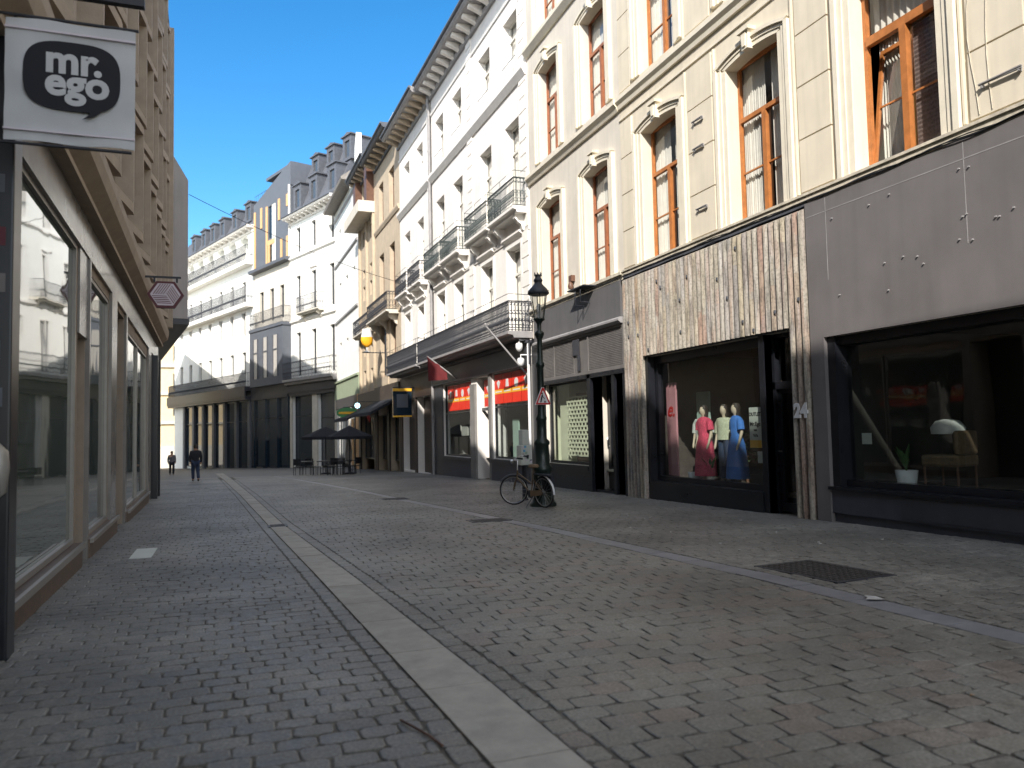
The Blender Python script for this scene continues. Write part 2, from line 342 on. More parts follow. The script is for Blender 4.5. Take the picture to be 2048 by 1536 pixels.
    def lathe(s, prof, c=(0, 0), n=16, sx=1, sy=1, smooth=True, cap=True):
        """prof: list of (radius, z)"""
        vs = [(c[0]+r*sx*math.cos(2*math.pi*j/n), c[1]+r*sy*math.sin(2*math.pi*j/n), z) for r, z in prof for j in range(n)]
        fs = [(i*n+j, i*n+(j+1) % n, (i+1)*n+(j+1) % n, (i+1)*n+j) for i in range(len(prof)-1) for j in range(n)]
        if prof[0][1] > prof[-1][1]: fs = [f[::-1] for f in fs]
        s.add(vs, fs, smooth)
        if cap:
            for i in (0, len(prof)-1):
                if prof[i][0] > 1e-3:
                    s.add(vs[i*n:(i+1)*n], [tuple(range(n))])
        return s
    def loft(s, rings, n=16, smooth=True, wob=0, seed=1):
        """rings: (cx,cy,rx,ry,z)"""
        rr = random.Random(seed); ph = [rr.uniform(0, 6.28) for _ in range(4)]
        vs = []
        for (cx, cy, rx, ry, z) in rings:
            for j in range(n):
                a = 2*math.pi*j/n; k = 1+wob*math.sin(a*6+ph[0]+z*1.5)*.6+wob*math.sin(a*3+ph[1])*.5
                vs.append((cx+rx*k*math.cos(a), cy+ry*k*math.sin(a), z))
        fs = [(i*n+j, i*n+(j+1) % n, (i+1)*n+(j+1) % n, (i+1)*n+j) for i in range(len(rings)-1) for j in range(n)]
        if rings[0][4] > rings[-1][4]: fs = [f[::-1] for f in fs]
        s.add(vs, fs, smooth); s.add(vs[:n], [tuple(range(n))]); s.add(vs[-n:], [tuple(range(n))]); return s
    def mesh(s, name, mats, z0=0.0, s0=0.0):
        me = bpy.data.meshes.new(name)
        v = [(x-s0, y, z-z0) for x, y, z in s.v]
        me.from_pydata(v, [], s.f)
        if not isinstance(mats, (list, tuple)): mats = [mats]
        for m in mats: me.materials.append(M[m] if isinstance(m, str) else m)
        me.polygons.foreach_set('material_index', s.m); me.polygons.foreach_set('use_smooth', s.sm)
        me.update(); return me
    def build(s, name, mats, fr=None, parent=None, label=None, bevel=0, loc=None):
        z0, s0 = (fr.z0, fr.s0) if isinstance(fr, Fr) else (0, 0)
        o = bpy.data.objects.new(name, s.mesh(name, mats, z0, s0)); COL.objects.link(o)
        p = parent if parent is not None else (fr.root if isinstance(fr, Fr) else fr)
        if p is not None: o.parent = p
        if loc: o.location = loc
        if label: o['label'] = label
        if name not in KEEP and len(s.v) < 30000:
            return s.split(o, name, p, label, bevel)
        if bevel:
            b = o.modifiers.new('bevel', 'BEVEL'); b.width = bevel; b.segments = 2; b.limit_method = 'ANGLE'
        return o
def tag(o, label=None, cat=None, group=None, kind=None):
    if label: o['label'] = label
    if cat: o['category'] = cat
    if group: o['group'] = group
    if kind: o['kind'] = kind
    return o
def textmb(body, size, x, y, z, bold=0.0, th=.004, align='CENTER', mb=None, shear=0):
    """lettering facing +y, reading towards -x (as seen by someone in front of it)"""
    c = bpy.data.curves.new('lettering', 'FONT'); c.body = body; c.size = size; c.offset = bold; c.extrude = th/2; c.align_x = align; c.resolution_u = 4; c.shear = shear
    o = bpy.data.objects.new('lettering', c); COL.objects.link(o)
    dg = bpy.context.evaluated_depsgraph_get(); dg.update()
    me = bpy.data.meshes.new_from_object(o.evaluated_get(dg))
    vs = [(x-v.co.x, y+v.co.z, z+v.co.y) for v in me.vertices]; fs = [tuple(p.vertices) for p in me.polygons]
    bpy.data.objects.remove(o); bpy.data.curves.remove(c); bpy.data.meshes.remove(me)
    mb = mb or MB(); mb.add(vs, fs); return mb

def wallmb(s0, s1, z0, z1, holes, r=.3, D=8.0, back=True):
    """hollow block with a pierced front at y=0; holes = (sa,sb,za,zb[,depth])"""
    mb = MB()
    xs = sorted({s0, s1, *[h[0] for h in holes], *[h[1] for h in holes]}); zs = sorted({z0, z1, *[h[2] for h in holes], *[h[3] for h in holes]})
    for i in range(len(xs)-1):
        for j in range(len(zs)-1):
            cx = (xs[i]+xs[i+1])/2; cz = (zs[j]+zs[j+1])/2
            if any(h[0] < cx < h[1] and h[2] < cz < h[3] for h in holes): continue
            a, b, c, d = xs[i], xs[i+1], zs[j], zs[j+1]
            mb.add([(a, 0, c), (b, 0, c), (b, 0, d), (a, 0, d)], [(3, 2, 1, 0)])
    for h in holes:
        a, b, c, d = h[:4]; q = -(h[4] if len(h) > 4 else r)
        mb.add([(a, 0, c), (b, 0, c), (b, 0, d), (a, 0, d), (a, q, c), (b, q, c), (b, q, d), (a, q, d)],
               [(0, 1, 5, 4), (1, 2, 6, 5), (2, 3, 7, 6), (3, 0, 4, 7)])
    if back:
        mb.add([(s0, 0, z0), (s0, -D, z0), (s0, -D, z1), (s0, 0, z1), (s1, 0, z0), (s1, -D, z0), (s1, -D, z1), (s1, 0, z1)],
               [(0, 1, 2, 3), (4, 7, 6, 5), (1, 5, 6, 2), (3, 2, 6, 7), (0, 4, 5, 1)])
    return mb
# window prototypes: list of (part name, mesh, parent?) in coords centred on sill (x centre 0, z from 0), y=0 at the wall face
PROTO = {}
def wproto(key, w, h, r, frame, pane, kind='casement', curtain=None, fw=.07, transom=.64):
    if key in PROTO: return PROTO[key]
    f = MB(); y0, y1 = -r, -r+.06
    f.box(-w/2, -w/2+fw, y0, y1, 0, h); f.box(w/2-fw, w/2, y0, y1, 0, h); f.box(-w/2+fw, w/2-fw, y0, y1, 0, fw*1.1); f.box(-w/2+fw, w/2-fw, y0, y1, h-fw, h)
    if kind in ('casement', 'plainT'):
        zt = h*transom; f.box(-w/2+fw, w/2-fw, y0, y1+.02, zt, zt+fw*1.15)
        f.box(-fw*.75, fw*.75, y0, y1+.025, fw*1.1, zt)
        if kind == 'casement':
            zb = zt*.5
            f.box(-w/2+fw, -fw*.75, y0, y1-.015, zb, zb+.03); f.box(fw*.75, w/2-fw, y0, y1-.015, zb, zb+.03)
    elif kind == 'mullion': f.box(-fw*.5, fw*.5, y0, y1, fw, h-fw)
    elif kind == 'sash': f.box(-w/2+fw, w/2-fw, y0, y1, h*.66, h*.66+fw*.9); f.box(-fw*.4, fw*.4, y0, y1-.01, fw, h*.66)
    parts = [('window', f.mesh('window', frame))]
    p = MB(); yy = y0+.02; p.add([(-w/2+fw*.5, yy, fw*.5), (w/2-fw*.5, yy, fw*.5), (w/2-fw*.5, yy, h-fw*.5), (-w/2+fw*.5, yy, h-fw*.5)], [(3, 2, 1, 0)])
    parts.append(('pane', p.mesh('pane', pane)))
    if curtain:
        c = MB(); n = 60; yc = -r-.07
        for x0, x1 in ((-w/2+.0, -w*.06), (w*.06, w/2)):
            vs = []; 
            for i in range(n+1):
                x = x0+(x1-x0)*i/n; yv = yc+.013*math.sin(i*1.15)+.008*math.sin(i*.43)
                vs += [(x, yv, .02), (x, yv, h)]
            c.add(vs, [(2*i, 2*i+2, 2*i+3, 2*i+1) for i in range(n)], True)
        parts.append(('curtain', c.mesh('curtain', curtain)))
    PROTO[key] = parts; return parts
def window(fr, parts, s, z, label=None, parent=None):
    root = None
    for i, (n, me) in enumerate(parts):
        o = bpy.data.objects.new(n, me); COL.objects.link(o)
        if i == 0:
            o.parent = parent or fr.root; o.location = (s-fr.s0, 0, z-fr.z0); root = o
            if label: o['label'] = label
        else: o.parent = root
    return root
def railing(mb, s0, s1, z0, z1, y, style='ornate', ends=True, dens=.14, yw=0.0, t=.011):
    """iron balustrade along x at depth y, with returns to yw"""
    segs = [((s0, y), (s1, y))]
    if ends: segs += [((s0, yw), (s0, y)), ((s1, y), (s1, yw))]
    for (xa, ya), (xb, yb) in segs:
        L = math.hypot(xb-xa, yb-ya); n = max(1, int(round(L/dens)))
        P = lambda u, z: (xa+(xb-xa)*u, ya+(yb-ya)*u, z)
        mb.tube([P(0, z1), P(1, z1)], .024, 5); mb.tube([P(0, z0+.04), P(1, z0+.04)], .014, 4)
        if style == 'ornate': mb.tube([P(0, z1-.17), P(1, z1-.17)], .010, 4)
        h = z1-z0
        for i in range(n+1):
            u = i/n
            mb.tube([P(u, z0), P(u, z0+h*.3), P(u, z0+h*.38), P(u, z0+h*.46), P(u, z0+h*.7), P(u, z1)], [t, t, t*2.6, t, t, t], 4)
            if style == 'ornate' and i < n:
                um = (i+.5)/n
                for zc, rr in ((z1-.085, .062), (z0+h*.5, .052), (z0+h*.22, .058)):
                    pts = []
                    for k in range(8):
                        a = 2*math.pi*k/8; pts.append(P(um+rr*math.cos(a)/L, zc+rr*1.1*math.sin(a)))
                    mb.tube(pts, .012, 3, closed=True)
            elif style == 'scroll' and i < n:
                um = (i+.5)/n
                for zc, rr, ph in ((z1-.10, .07, 0), (z0+h*.62, .075, 1), (z0+h*.4, .06, 2), (z0+h*.18, .075, 3)):
                    pts = []
                    for k in range(10):
                        a = ph*1.3+5.2*k/9; q = rr*(1-.065*k); pts.append(P(um+q*math.cos(a)/L, zc+q*math.sin(a)))
                    mb.tube(pts, .015, 4)
    return mb
def bracket(mb, s, z, w=.16, d=.4, h=.55):
    mb.prof([(0, z), (d, z), (d, z-h*.22), (d*.75, z-h*.42), (d*.42, z-h*.55), (d*.25, z-h*.85), (0.0, z-h)], s-w/2, s+w/2); return mb
# =====================================================================
# GROUND
# =====================================================================
def interp(pl, y):
    if y <= pl[0][0]: return pl[0][1]
    for (a, b), (c, d) in zip(pl, pl[1:]):
        if y <= c: return b+(d-b)*(y-a)/(c-a)
    return pl[-1][1]
K_L = [(0, 1.25), (4.84, 1.09), (9.4, .92), (14.5, .71), (48, -.6), (70, -1.4), (130, -4)]
K_R = [(0, 1.62), (4.6, 1.52), (8.55, 1.33), (15.7, .93), (40, .12), (70, -.8), (130, -3)]
G_L = [(0, 5.2), (7, 5.12), (12, 4.85), (20, 4.15), (45, 2.2)]
G_R = [(0, 5.5), (7, 5.42), (12, 5.13), (20, 4.4), (45, 2.4)]
W_L = [(-10, -1.35), (0, -1.6), (28.5, -2.35), (29, -4.2), (60, -9)]
W_R = [(-10, 9.5), (24, 9.5), (69.4, 8.7)]
def groundsheet():
    ys = [-30, -10, 0, 10, 20, 25, 30, 35, 40, 50, 60, 80, 110, 160, 400]
    mb = MB(); vs = []
    for y in ys: vs += [(-300, y, gz(max(y, -30))-.009), (300, y, gz(max(y, -30))-.009)]
    mb.add(vs, [(2*i, 2*i+1, 2*i+3, 2*i+2) for i in range(len(ys)-1)])
    o = mb.build('ground', 'joint'); tag(o, kind='structure')
groundsheet()
def setts(name, matn, fl, fr_, y0, y1, sx=.205, sy=.142, seed=3, lift=0.0, tilt=0.0, far=19):
    """courses of rounded stones laid across the street between two edge lines"""
    r = random.Random(seed); V = []; F = []
    y = y0; row = 0
    while y < y1:
        yy = y; xl = fl(yy); xr = fr_(yy)
        rh = sy*r.uniform(.94, 1.06); pend = None
        x = math.floor(xl/sx)*sx-(sx*.5 if row % 2 else 0)+r.uniform(-.02, .02)
        if sx > .4: x = xl
        ph = row*.07
        while x < xr:
            wd = sx*r.uniform(.93, 1.07); a = max(x, xl); b = min(x+wd, xr)
            if xr-b < .06: b = xr; wd = max(wd, b-x+.001)
            if 0 < b-xl < .07: x += wd-.0; pend = xl; continue
            if pend is not None: a = pend; pend = None
            if b-a > .05:
                g = .0035+r.uniform(0, .003); c = .016+r.uniform(0, .012); i_ = .008
                off = .010*math.sin(x*1.7+ph)+tilt*(x-xl)
                za = gz(yy)+lift+r.gauss(0, .0016); tx = r.gauss(0, .010); ty = r.gauss(.012, .016)
                x0, x1, q0, q1 = a+g, b-g, yy+off+g*1.5, yy+off+rh-g*1.5
                ct = (x0+x1)/2, (q0+q1)/2
                if yy < far:
                    out = [(x0+c, q0), (x1-c, q0), (x1, q0+c), (x1, q1-c), (x1-c, q1), (x0+c, q1), (x0, q1-c), (x0, q0+c)]
                    out = [(px+r.gauss(0, .0035), py+r.gauss(0, .0035)) for px, py in out]
                else: out = [(x0, q0), (x1, q0), (x1, q1), (x0, q1)]
                n = len(out); bi = len(V)
                hx, hy = max(.01, (x1-x0)/2), max(.01, (q1-q0)/2)
                def Z(px, py): return za+(px-ct[0])*tx+(py-ct[1])*ty
                V += [(px, py, za-.014) for px, py in out]
                V += [(px, py, Z(px, py)-.0035) for px, py in out]
                inn = [(ct[0]+(px-ct[0])*(1-i_/hx), ct[1]+(py-ct[1])*(1-i_/hy)) for px, py in out]
                V += [(px, py, Z(px, py)) for px, py in inn]
                for k in range(2):
                    F += [(bi+k*n+j, bi+k*n+(j+1) % n, bi+(k+1)*n+(j+1) % n, bi+(k+1)*n+j) for j in range(n)]
                F.append(tuple(bi+2*n+j for j in range(n)))
            x += wd
        y += rh; row += 1
    me = bpy.data.meshes.new(name); me.from_pydata(V, [], F); me.materials.append(M[matn])
    me.update()
    o = bpy.data.objects.new(name, me); COL.objects.link(o); tag(o, kind='structure')
    return o
setts('pavement', 'setts_walk', lambda y: interp(W_L, y)-.05, lambda y: interp(K_L, y)-.16, 2.2, 46, .218, .157, 5)
setts('pavement', 'setts_walk', lambda y: interp(K_L, y)-.15, lambda y: interp(K_L, y)-.01, 2.2, 40, .5, .20, 8, far=12)
setts('road', 'setts_road', lambda y: interp(K_R, y)+.17, lambda y: interp(G_L, y)-.01, 2.2, 46, .262, .182, 9, tilt=-.05)
setts('road', 'setts_road', lambda y: interp(K_R, y)+.01, lambda y: interp(K_R, y)+.16, 2.2, 40, .5, .19, 11, far=14)
setts('pavement', 'setts_walk', lambda y: interp(G_R, y)+.01, lambda y: interp(W_R, y)+.05, 2.2, 46, .205, .15, 13)
def slabs(name, matn, fl, fr_, y0, y1, L, lift, seed):
    r = random.Random(seed); mb = MB(); y = y0
    while y < y1:
        ln = L*r.uniform(.7, 1.2); n = 1 if y > 8 else 3; a, b = y+.007, y+ln-.007; z = lift+r.gauss(0, .0015)
        pts = [(fl(a)+.004, a), (fr_(a)-.004, a), (fr_(b)-.004, b), (fl(b)+.004, b)]
        g = [gz(p[1])+z for p in pts]
        mb.add([(p[0], p[1], q-.05) for p, q in zip(pts, g)]+[(p[0], p[1], q) for p, q in zip(pts, g)], [(4, 5, 6, 7), (0, 1, 5, 4), (1, 2, 6, 5), (2, 3, 7, 6), (3, 0, 4, 7)])
        y += ln
    o = mb.build(name, matn); tag(o, kind='structure'); return o
slabs('kerb', 'kerb', lambda y: interp(K_L, y), lambda y: interp(K_R, y), 1.5, 60, 1.05, .006, 2)
slabs('gutter', 'gutter', lambda y: interp(G_L, y), lambda y: interp(G_R, y), 2.0, 45, .9, -.004, 3)
# far street surface beyond the modelled setts
def farstreet():
    m = bpy.data.materials.new('distant setts'); m.use_nodes = True; nt = m.node_tree; b = nt.nodes['Principled BSDF']; L = nt.links.new
    tc = ND(nt, 'ShaderNodeTexCoord'); br = ND(nt, 'ShaderNodeTexBrick'); L(tc.outputs['Object'], br.inputs['Vector'])
    br.inputs['Scale'].default_value = 1.0; br.inputs['Brick Width'].default_value = .2; br.inputs['Row Height'].default_value = .14; br.inputs['Mortar Size'].default_value = .008
    br.inputs['Color1'].default_value = (.14, .135, .13, 1); br.inputs['Color2'].default_value = (.12, .115, .11, 1); br.inputs['Mortar'].default_value = (.06, .055, .05, 1)
    L(br.outputs[0], b.inputs['Base Color']); b.inputs['Roughness'].default_value = .6
    mb = MB(); ys = [46, 50, 60, 80, 110, 140]; vs = []
    for y in ys: vs += [(-40, y, gz(y)), (12, y, gz(y))]
    mb.add(vs, [(2*i, 2*i+1, 2*i+3, 2*i+2) for i in range(len(ys)-1)])
    o = mb.build('road', m); tag(o, kind='structure')
farstreet()
# iron covers and litter
def cover(name, label, x, y, w, h, rot, matn='manhole', cat='manhole cover'):
    f = Fr(x, y, rot); r_ = f.thing(name, label, cat)
    mb = MB(); mb.box(-w/2, w/2, -h/2, h/2, f.z0-.03, f.z0+.006); mb.build('frame', 'iron', f)
    mb = MB(); nx, ny = int(w/.09), int(h/.09)
    for i in range(nx):
        for j in range(ny):
            cx = -w/2+.05+(w-.1)*(i+.5)/nx; cy = -h/2+.05+(h-.1)*(j+.5)/ny
            mb.box(cx-.03, cx+.03, cy-.03, cy+.03, f.z0+.006, f.z0+.011)
    mb.build('cover_plate', matn, f)
    sl_ = (gz(y+.5)-gz(y-.5)); r_.rotation_euler[0] = 0
    r_.rotation_mode = 'XYZ'; r_.rotation_euler = (math.atan(sl_)*math.cos(R(rot)), -math.atan(sl_)*0, R(rot)); return r_
cover('manhole_cover', 'rectangular rusty iron access cover set in the right pavement before the purple grey shop', 6.02, 6.85, .82, 1.2, 4)
cover('manhole_cover', 'small round-cornered iron cover in the roadway left of the lamp post', 4.55, 13.95, .75, .5, 0)
cover('manhole_cover', 'iron cover farther off in the roadway before the red snack bar', 4.12, 20.7, .7, .6, 0)
cover('drain_grate', 'small dark drain grate set in the pale kerb line', .83, 15.3, .36, .5, 0, cat='drain')
f = Fr(-1.17, 12.4, 0); f.thing('door_slab', 'pale stone slab lying in the left pavement by the roller shutter', 'slab')
MB().box(-.14, .14, -.5, .5, f.z0-.02, f.z0+.009).build('slab', 'paper', f)
def litter(name, label, x, y, s, seed, matn='litter', cat='litter'):
    r = random.Random(seed); f = Fr(x, y, r.uniform(0, 90)); f.thing(name, label, cat)
    mb = MB(); n = 7; vs = [(0, 0, f.z0+.014)]
    for i in range(n):
        a = 6.283*i/n; q = s*r.uniform(.35, 1.1); vs.append((q*math.cos(a), q*math.sin(a), f.z0+.008+r.uniform(0, .008)))
    mb.add(vs, [(0, 1+i, 1+(i+1) % n) for i in range(n)]); mb.add([(v[0], v[1], v[2]-.003) for v in vs], [(0, 1+(i+1) % n, 1+i) for i in range(n)])
    mb.build('sheet', matn, f)
litter('crumpled_paper', 'crumpled white paper scrap alone on the right pavement', 5.76, 8.39, .05, 1)
litter('flattened_paper', 'flattened pale paper beside the rusty cover on the right pavement', 5.39, 5.5, .12, 2)
litter('dead_leaf', 'small yellow brown leaf on the roadway setts at right', 3.9, 3.3, .02, 3, 'wood_warm', 'leaf')
for i in range(14):
    y_ = rnd.uniform(8, 16); x_ = rnd.uniform(6, 8.8)
    f = Fr(x_, y_, rnd.uniform(0, 90)); o = f.thing('paper_scrap', 'tiny white scrap on the pavement setts before the slatted shop', 'litter', 'tiny scraps on the right pavement')
    MB().box(-.025, .02, -.012, .012, f.z0+.004, f.z0+.012).build('scrap', 'litter', f)
f = Fr(.93, 4.0, 0); f.thing('twig', 'thin dark bent twig lying on the left pavement beside the kerb', 'twig')
MB().tube([(-.07, .22, f.z0+.012), (-.03, .08, f.z0+.018), (.02, -.06, f.z0+.014), (.05, -.2, f.z0+.012)], .007, 5).build('stick', 'dark_wood', f)

# =====================================================================
# CREAM BUILDING (nearest, right)
# =====================================================================
TR = 90
def arch(w, h, rise, n=14):
    """segmental curve from (-w/2,h-rise) over apex (0,h)"""
    Rr = (w*w/4+rise*rise)/(2*rise); a0 = math.asin(w/2/Rr)
    return [(Rr*math.sin(-a0+2*a0*i/n), h-Rr+Rr*math.cos(-a0+2*a0*i/n)) for i in range(n+1)]
def surround_mesh(key, w, h, matn, rise=.08):
    """moulded frame with segmental head and keystone; x centred, z from sill"""
    if key in PROTO: return PROTO[key]
    mb = MB()
    for (o0, o1, p) in ((0.0, .13, .035), (.13, .24, .055), (.24, .34, .095)):
        for sg in (-1, 1):
            a, b = sg*(w/2+o0), sg*(w/2+o1); mb.box(a, b, 0.0, p, 0, h-rise+o0*.4)
        ao = arch(w+2*o1, h+o1*.75, rise+o1*.35); ai = arch(w+2*o0, h+o0*.75, rise+o0*.35)
        for i in range(len(ao)-1):
            mb.prism([ai[i], ai[i+1], ao[i+1], ao[i]], 0.0, p)
    # spandrels closing the square opening to the arch
    ai = arch(w, h, rise)
    for i in range(len(ai)-1):
        mb.prism([ai[i], ai[i+1], (ai[i+1][0], h+.002), (ai[i][0], h+.002)], -.30, .003)
    # keystone
    mb.prism([(-.085, h-.03), (.085, h-.03), (.12, h+.31), (-.12, h+.31)], 0.0, .15)
    mb.prism([(-.045, h+.02), (.045, h+.02), (.07, h+.27), (-.07, h+.27)], .15, .175)
    mb.prism([(-.17, h+.31), (.17, h+.31), (.19, h+.37), (-.19, h+.37)], 0.0, .20)
    mb.box(-w/2-.34, -w/2-.36, 0, .02, 0, h)
    me = mb.mesh('window_surround', matn); PROTO[key] = me; return me
def put(fr, name, me, s, z, parent=None, label=None):
    o = bpy.data.objects.new(name, me); COL.objects.link(o); o.parent = parent or fr.root
    o.location = (s-fr.s0, 0, z-fr.z0)
    if label: o['label'] = label
    return o
def pier(mb, a, b, z0, z1, step=.96, p=.045, gap=.028):
    n = int(round((z1-z0)/step)); st = (z1-z0)/n
    for i in range(n):
        mb.box(a, b, -.01, p, z0+i*st+gap/2, z0+(i+1)*st-gap/2)

C = Fr(9.5, 0, TR, -6.0)
C.thing('cream_building', 'nearest cream rendered building with orange wood windows over three shops', 'building')
cent = [15.61, 12.14, 8.81, 5.45, 2.05, -1.4]
rows = [(5.5, 3.3), (10.2, 3.1), (14.5, 2.8)]
holes = [(c-.8, c+.8, z, z+h) for c in cent for z, h in rows]
# ground floor: slatted shop and purple grey shop
holes += [(12.25, 16.45, .22, 3.2, .35), (11.1, 12.1, -.6, 3.2, .35), (3.0, 10.42, .45, 2.95, .35), (-5.0, 2.6, .45, 2.95, .35)]
wb = wallmb(-6, 17.5, -.8, 18.2, holes, .32, 9)
wb.build('wall', 'cream', C)
tb = MB(); tb.box(-6, 17.5, 0.0, .07, 5.38, 5.5); tb.box(-6, 17.5, 0.0, .10, 5.47, 5.515)
tb.build('sill_course', 'sill_dirty', C)
tb = MB()
tb.prof([(0.0, 9.72), (.06, 9.72), (.08, 9.82), (.14, 9.90), (.14, 10.02), (.0, 10.08)], -6, 17.5)
tb.prof([(0.0, 9.42), (.035, 9.42), (.035, 9.47), (0, 9.47)], -6, 17.5)
tb.prof([(0.0, 14.1), (.06, 14.1), (.18, 14.28), (.18, 14.4), (.0, 14.46)], -6, 17.5)
tb.prof([(0.0, 17.5), (.15, 17.6), (.6, 18.0), (.6, 18.2), (.0, 18.3)], -6, 17.5)
tb.build('string_course', 'cream_trim', C)
pb = MB()
for za, zb in ((5.55, 9.35), (10.12, 14.05), (14.5, 17.4)):
    for a, b in [(c2+.8+.36, c1-.8-.36) for c1, c2 in zip(cent, cent[1:])]:
        pier(pb, a+.12, b-.12, za, zb)
        pb.box(a+.01, a+.045, 0, .05, za, zb); pb.box(b-.045, b-.01, 0, .05, za, zb)
    pier(pb, 16.85, 17.42, za, zb)
pb.build('pier_panel', 'cream', C)
for c in cent:
    for k, (z, h) in enumerate(rows):
        put(C, 'window_surround', surround_mesh(('sr', k), 1.6, h, 'cream_trim'), c, z)
        if c == 8.81 and k == 0: continue
        window(C, wproto(('cw', k), 1.6, h, .32, 'orange_wood', 'glass', 'casement', 'curtain', .075), c, z)
# the window with a casement tilted inward, yellow curtain and brown blind
fb = MB(); w_, h_ = 1.6, 3.3; y0 = -.32; y1 = -.25; fw = .08
fb.box(-w_/2, -w_/2+fw, y0, y1, 0, h_); fb.box(w_/2-fw, w_/2, y0, y1, 0, h_); fb.box(-w_/2+fw, w_/2-fw, y0, y1, 0, fw); fb.box(-w_/2+fw, w_/2-fw, y0, y1, h_-fw, h_)
fb.box(-w_/2+fw, w_/2-fw, y0, y1+.03, 2.1, 2.24); fb.box(-.06, .06, y0, y1+.035, fw, 2.1)
o3 = put(C, 'window', fb.mesh('window', 'orange_wood'), 8.81, 5.5, label='orange window with one casement tilted inward and yellow curtain')
p = MB(); p.add([(-.75, y0+.02, 2.2), (.75, y0+.02, 2.2), (.75, y0+.02, 3.25), (-.75, y0+.02, 3.25)], [(3, 2, 1, 0)]); p.add([(-.75, y0+.02, .05), (-.04, y0+.02, .05), (-.04, y0+.02, 2.1), (-.75, y0+.02, 2.1)], [(3, 2, 1, 0)])
q = bpy.data.objects.new('pane', p.mesh('pane', 'glass')); COL.objects.link(q); q.parent = o3
p = MB(); p.box(-.74, -.04, y0+.022, y0+.035, 1.0, 1.03); q = bpy.data.objects.new('glazing_bar', p.mesh('glazing_bar', 'orange_wood')); COL.objects.link(q); q.parent = o3
# tilted casement (s greater = left in view), top leaning inward
ca = MB(); ca.box(.05, .11, -.02, .03, 0, 2.0); ca.box(.68, .74, -.02, .03, 0, 2.0); ca.box(.11, .68, -.02, .03, 0, .07); ca.box(.11, .68, -.02, .03, 1.93, 2.0); ca.box(.11, .68, 0, .02, 1.0, 1.03)
q = bpy.data.objects.new('open_casement', ca.mesh('open_casement', 'orange_wood')); COL.objects.link(q); q.parent = o3; q.location = (0, y0+.03, .09); q.rotation_euler = (R(8), 0, 0)
ca = MB(); ca.add([(.1, 0, .05), (.7, 0, .05), (.7, 0, 1.95), (.1, 0, 1.95)], [(3, 2, 1, 0)])
q2 = bpy.data.objects.new('pane', ca.mesh('pane', 'glass')); COL.objects.link(q2); q2.parent = o3; q2.location = (0, y0+.03, .09); q2.rotation_euler = (R(8), 0, 0)
cu = MB()
def pleat(mb, x0, x1, y, z0, z1, n=40, a=.03):
    vs = []
    for i in range(n+1):
        x = x0+(x1-x0)*i/n; yv = y+a*math.sin(i*1.3)
        vs += [(x, yv, z0), (x, yv+.0, z1)]
    mb.add(vs, [(2*i, 2*i+2, 2*i+3, 2*i+1) for i in range(n)], True)
pleat(cu, .22, .40, y0-.35, 0, 2.7, 24); pleat(cu, -.02, .10, y0-.45, .0, 2.7, 18)
q = bpy.data.objects.new('yellow_curtain', cu.mesh('yellow_curtain', 'yellow_curtain')); COL.objects.link(q); q.parent = o3
cu = MB(); pleat(cu, .42, .8, y0-.3, 0, 2.7, 30); pleat(cu, -.8, .8, y0-.2, 2.25, 3.3, 60)
q = bpy.data.objects.new('white_curtain', cu.mesh('white_curtain', 'curtain')); COL.objects.link(q); q.parent = o3
cu = MB(); vs = []
for i in range(60):
    z = .04+2.05*i/59; yv = y0-.06+.008*(i % 2); vs += [(-.74, yv, z), (-.05, yv, z)]
cu.add(vs, [(2*i, 2*i+1, 2*i+3, 2*i+2) for i in range(59)])
q = bpy.data.objects.new('woven_blind', cu.mesh('woven_blind', 'blind')); COL.objects.link(q); q.parent = o3
# fixings on the wall: small brackets and thin cables
def bracket_rail(s0, s1, z, label):
    mb = MB(); mb.tube([(s0, .09, z), (s1, .09, z+.02)], .014, 5)
    for t in (s0+.04, s1-.04): mb.box(t-.012, t+.012, 0.04, .10, z-.03, z+.03)
    mb.box(s0, s1, .075, .11, z+.02, z+.035)
    mb.build('wall_bracket', 'ledge', C, label=label)
bracket_rail(13.7, 14.1, 8.05, 'upper small iron bracket'); bracket_rail(13.7, 14.1, 7.45, 'middle small iron bracket'); bracket_rail(13.65, 14.05, 6.12, 'lower small iron bracket')
bracket_rail(6.75, 7.35, 5.95, 'long iron bracket near the frame edge')
cb = MB(); cb.tube([(7.45+.06*math.sin(i*.9), .055, 10+(-4.4)*i/12) for i in range(13)], .006, 4); cb.tube([(7.2+.04*math.sin(i*.7+1), .055, 10+(-4.4)*i/12) for i in range(13)], .006, 4)
cb.build('thin_wire', 'sill_dirty', C)
cb = MB()
for k in range(3):
    pts = [(17.4-(18.5)*i/90, +.10+.010*k, 5.385-.010*k-.02*abs(math.sin(i*.33+k*.8))-.02*math.sin(i*.9+k)*.6) for i in range(91)]
    cb.tube(pts, .009, 5)
cb.tube([(17.4, .1, 5.36), (17.44, .14, 5.28), (17.42, .12, 5.15), (17.5, .1, 5.2)], .014, 5)
cb.build('cable_run', 'cable', C)

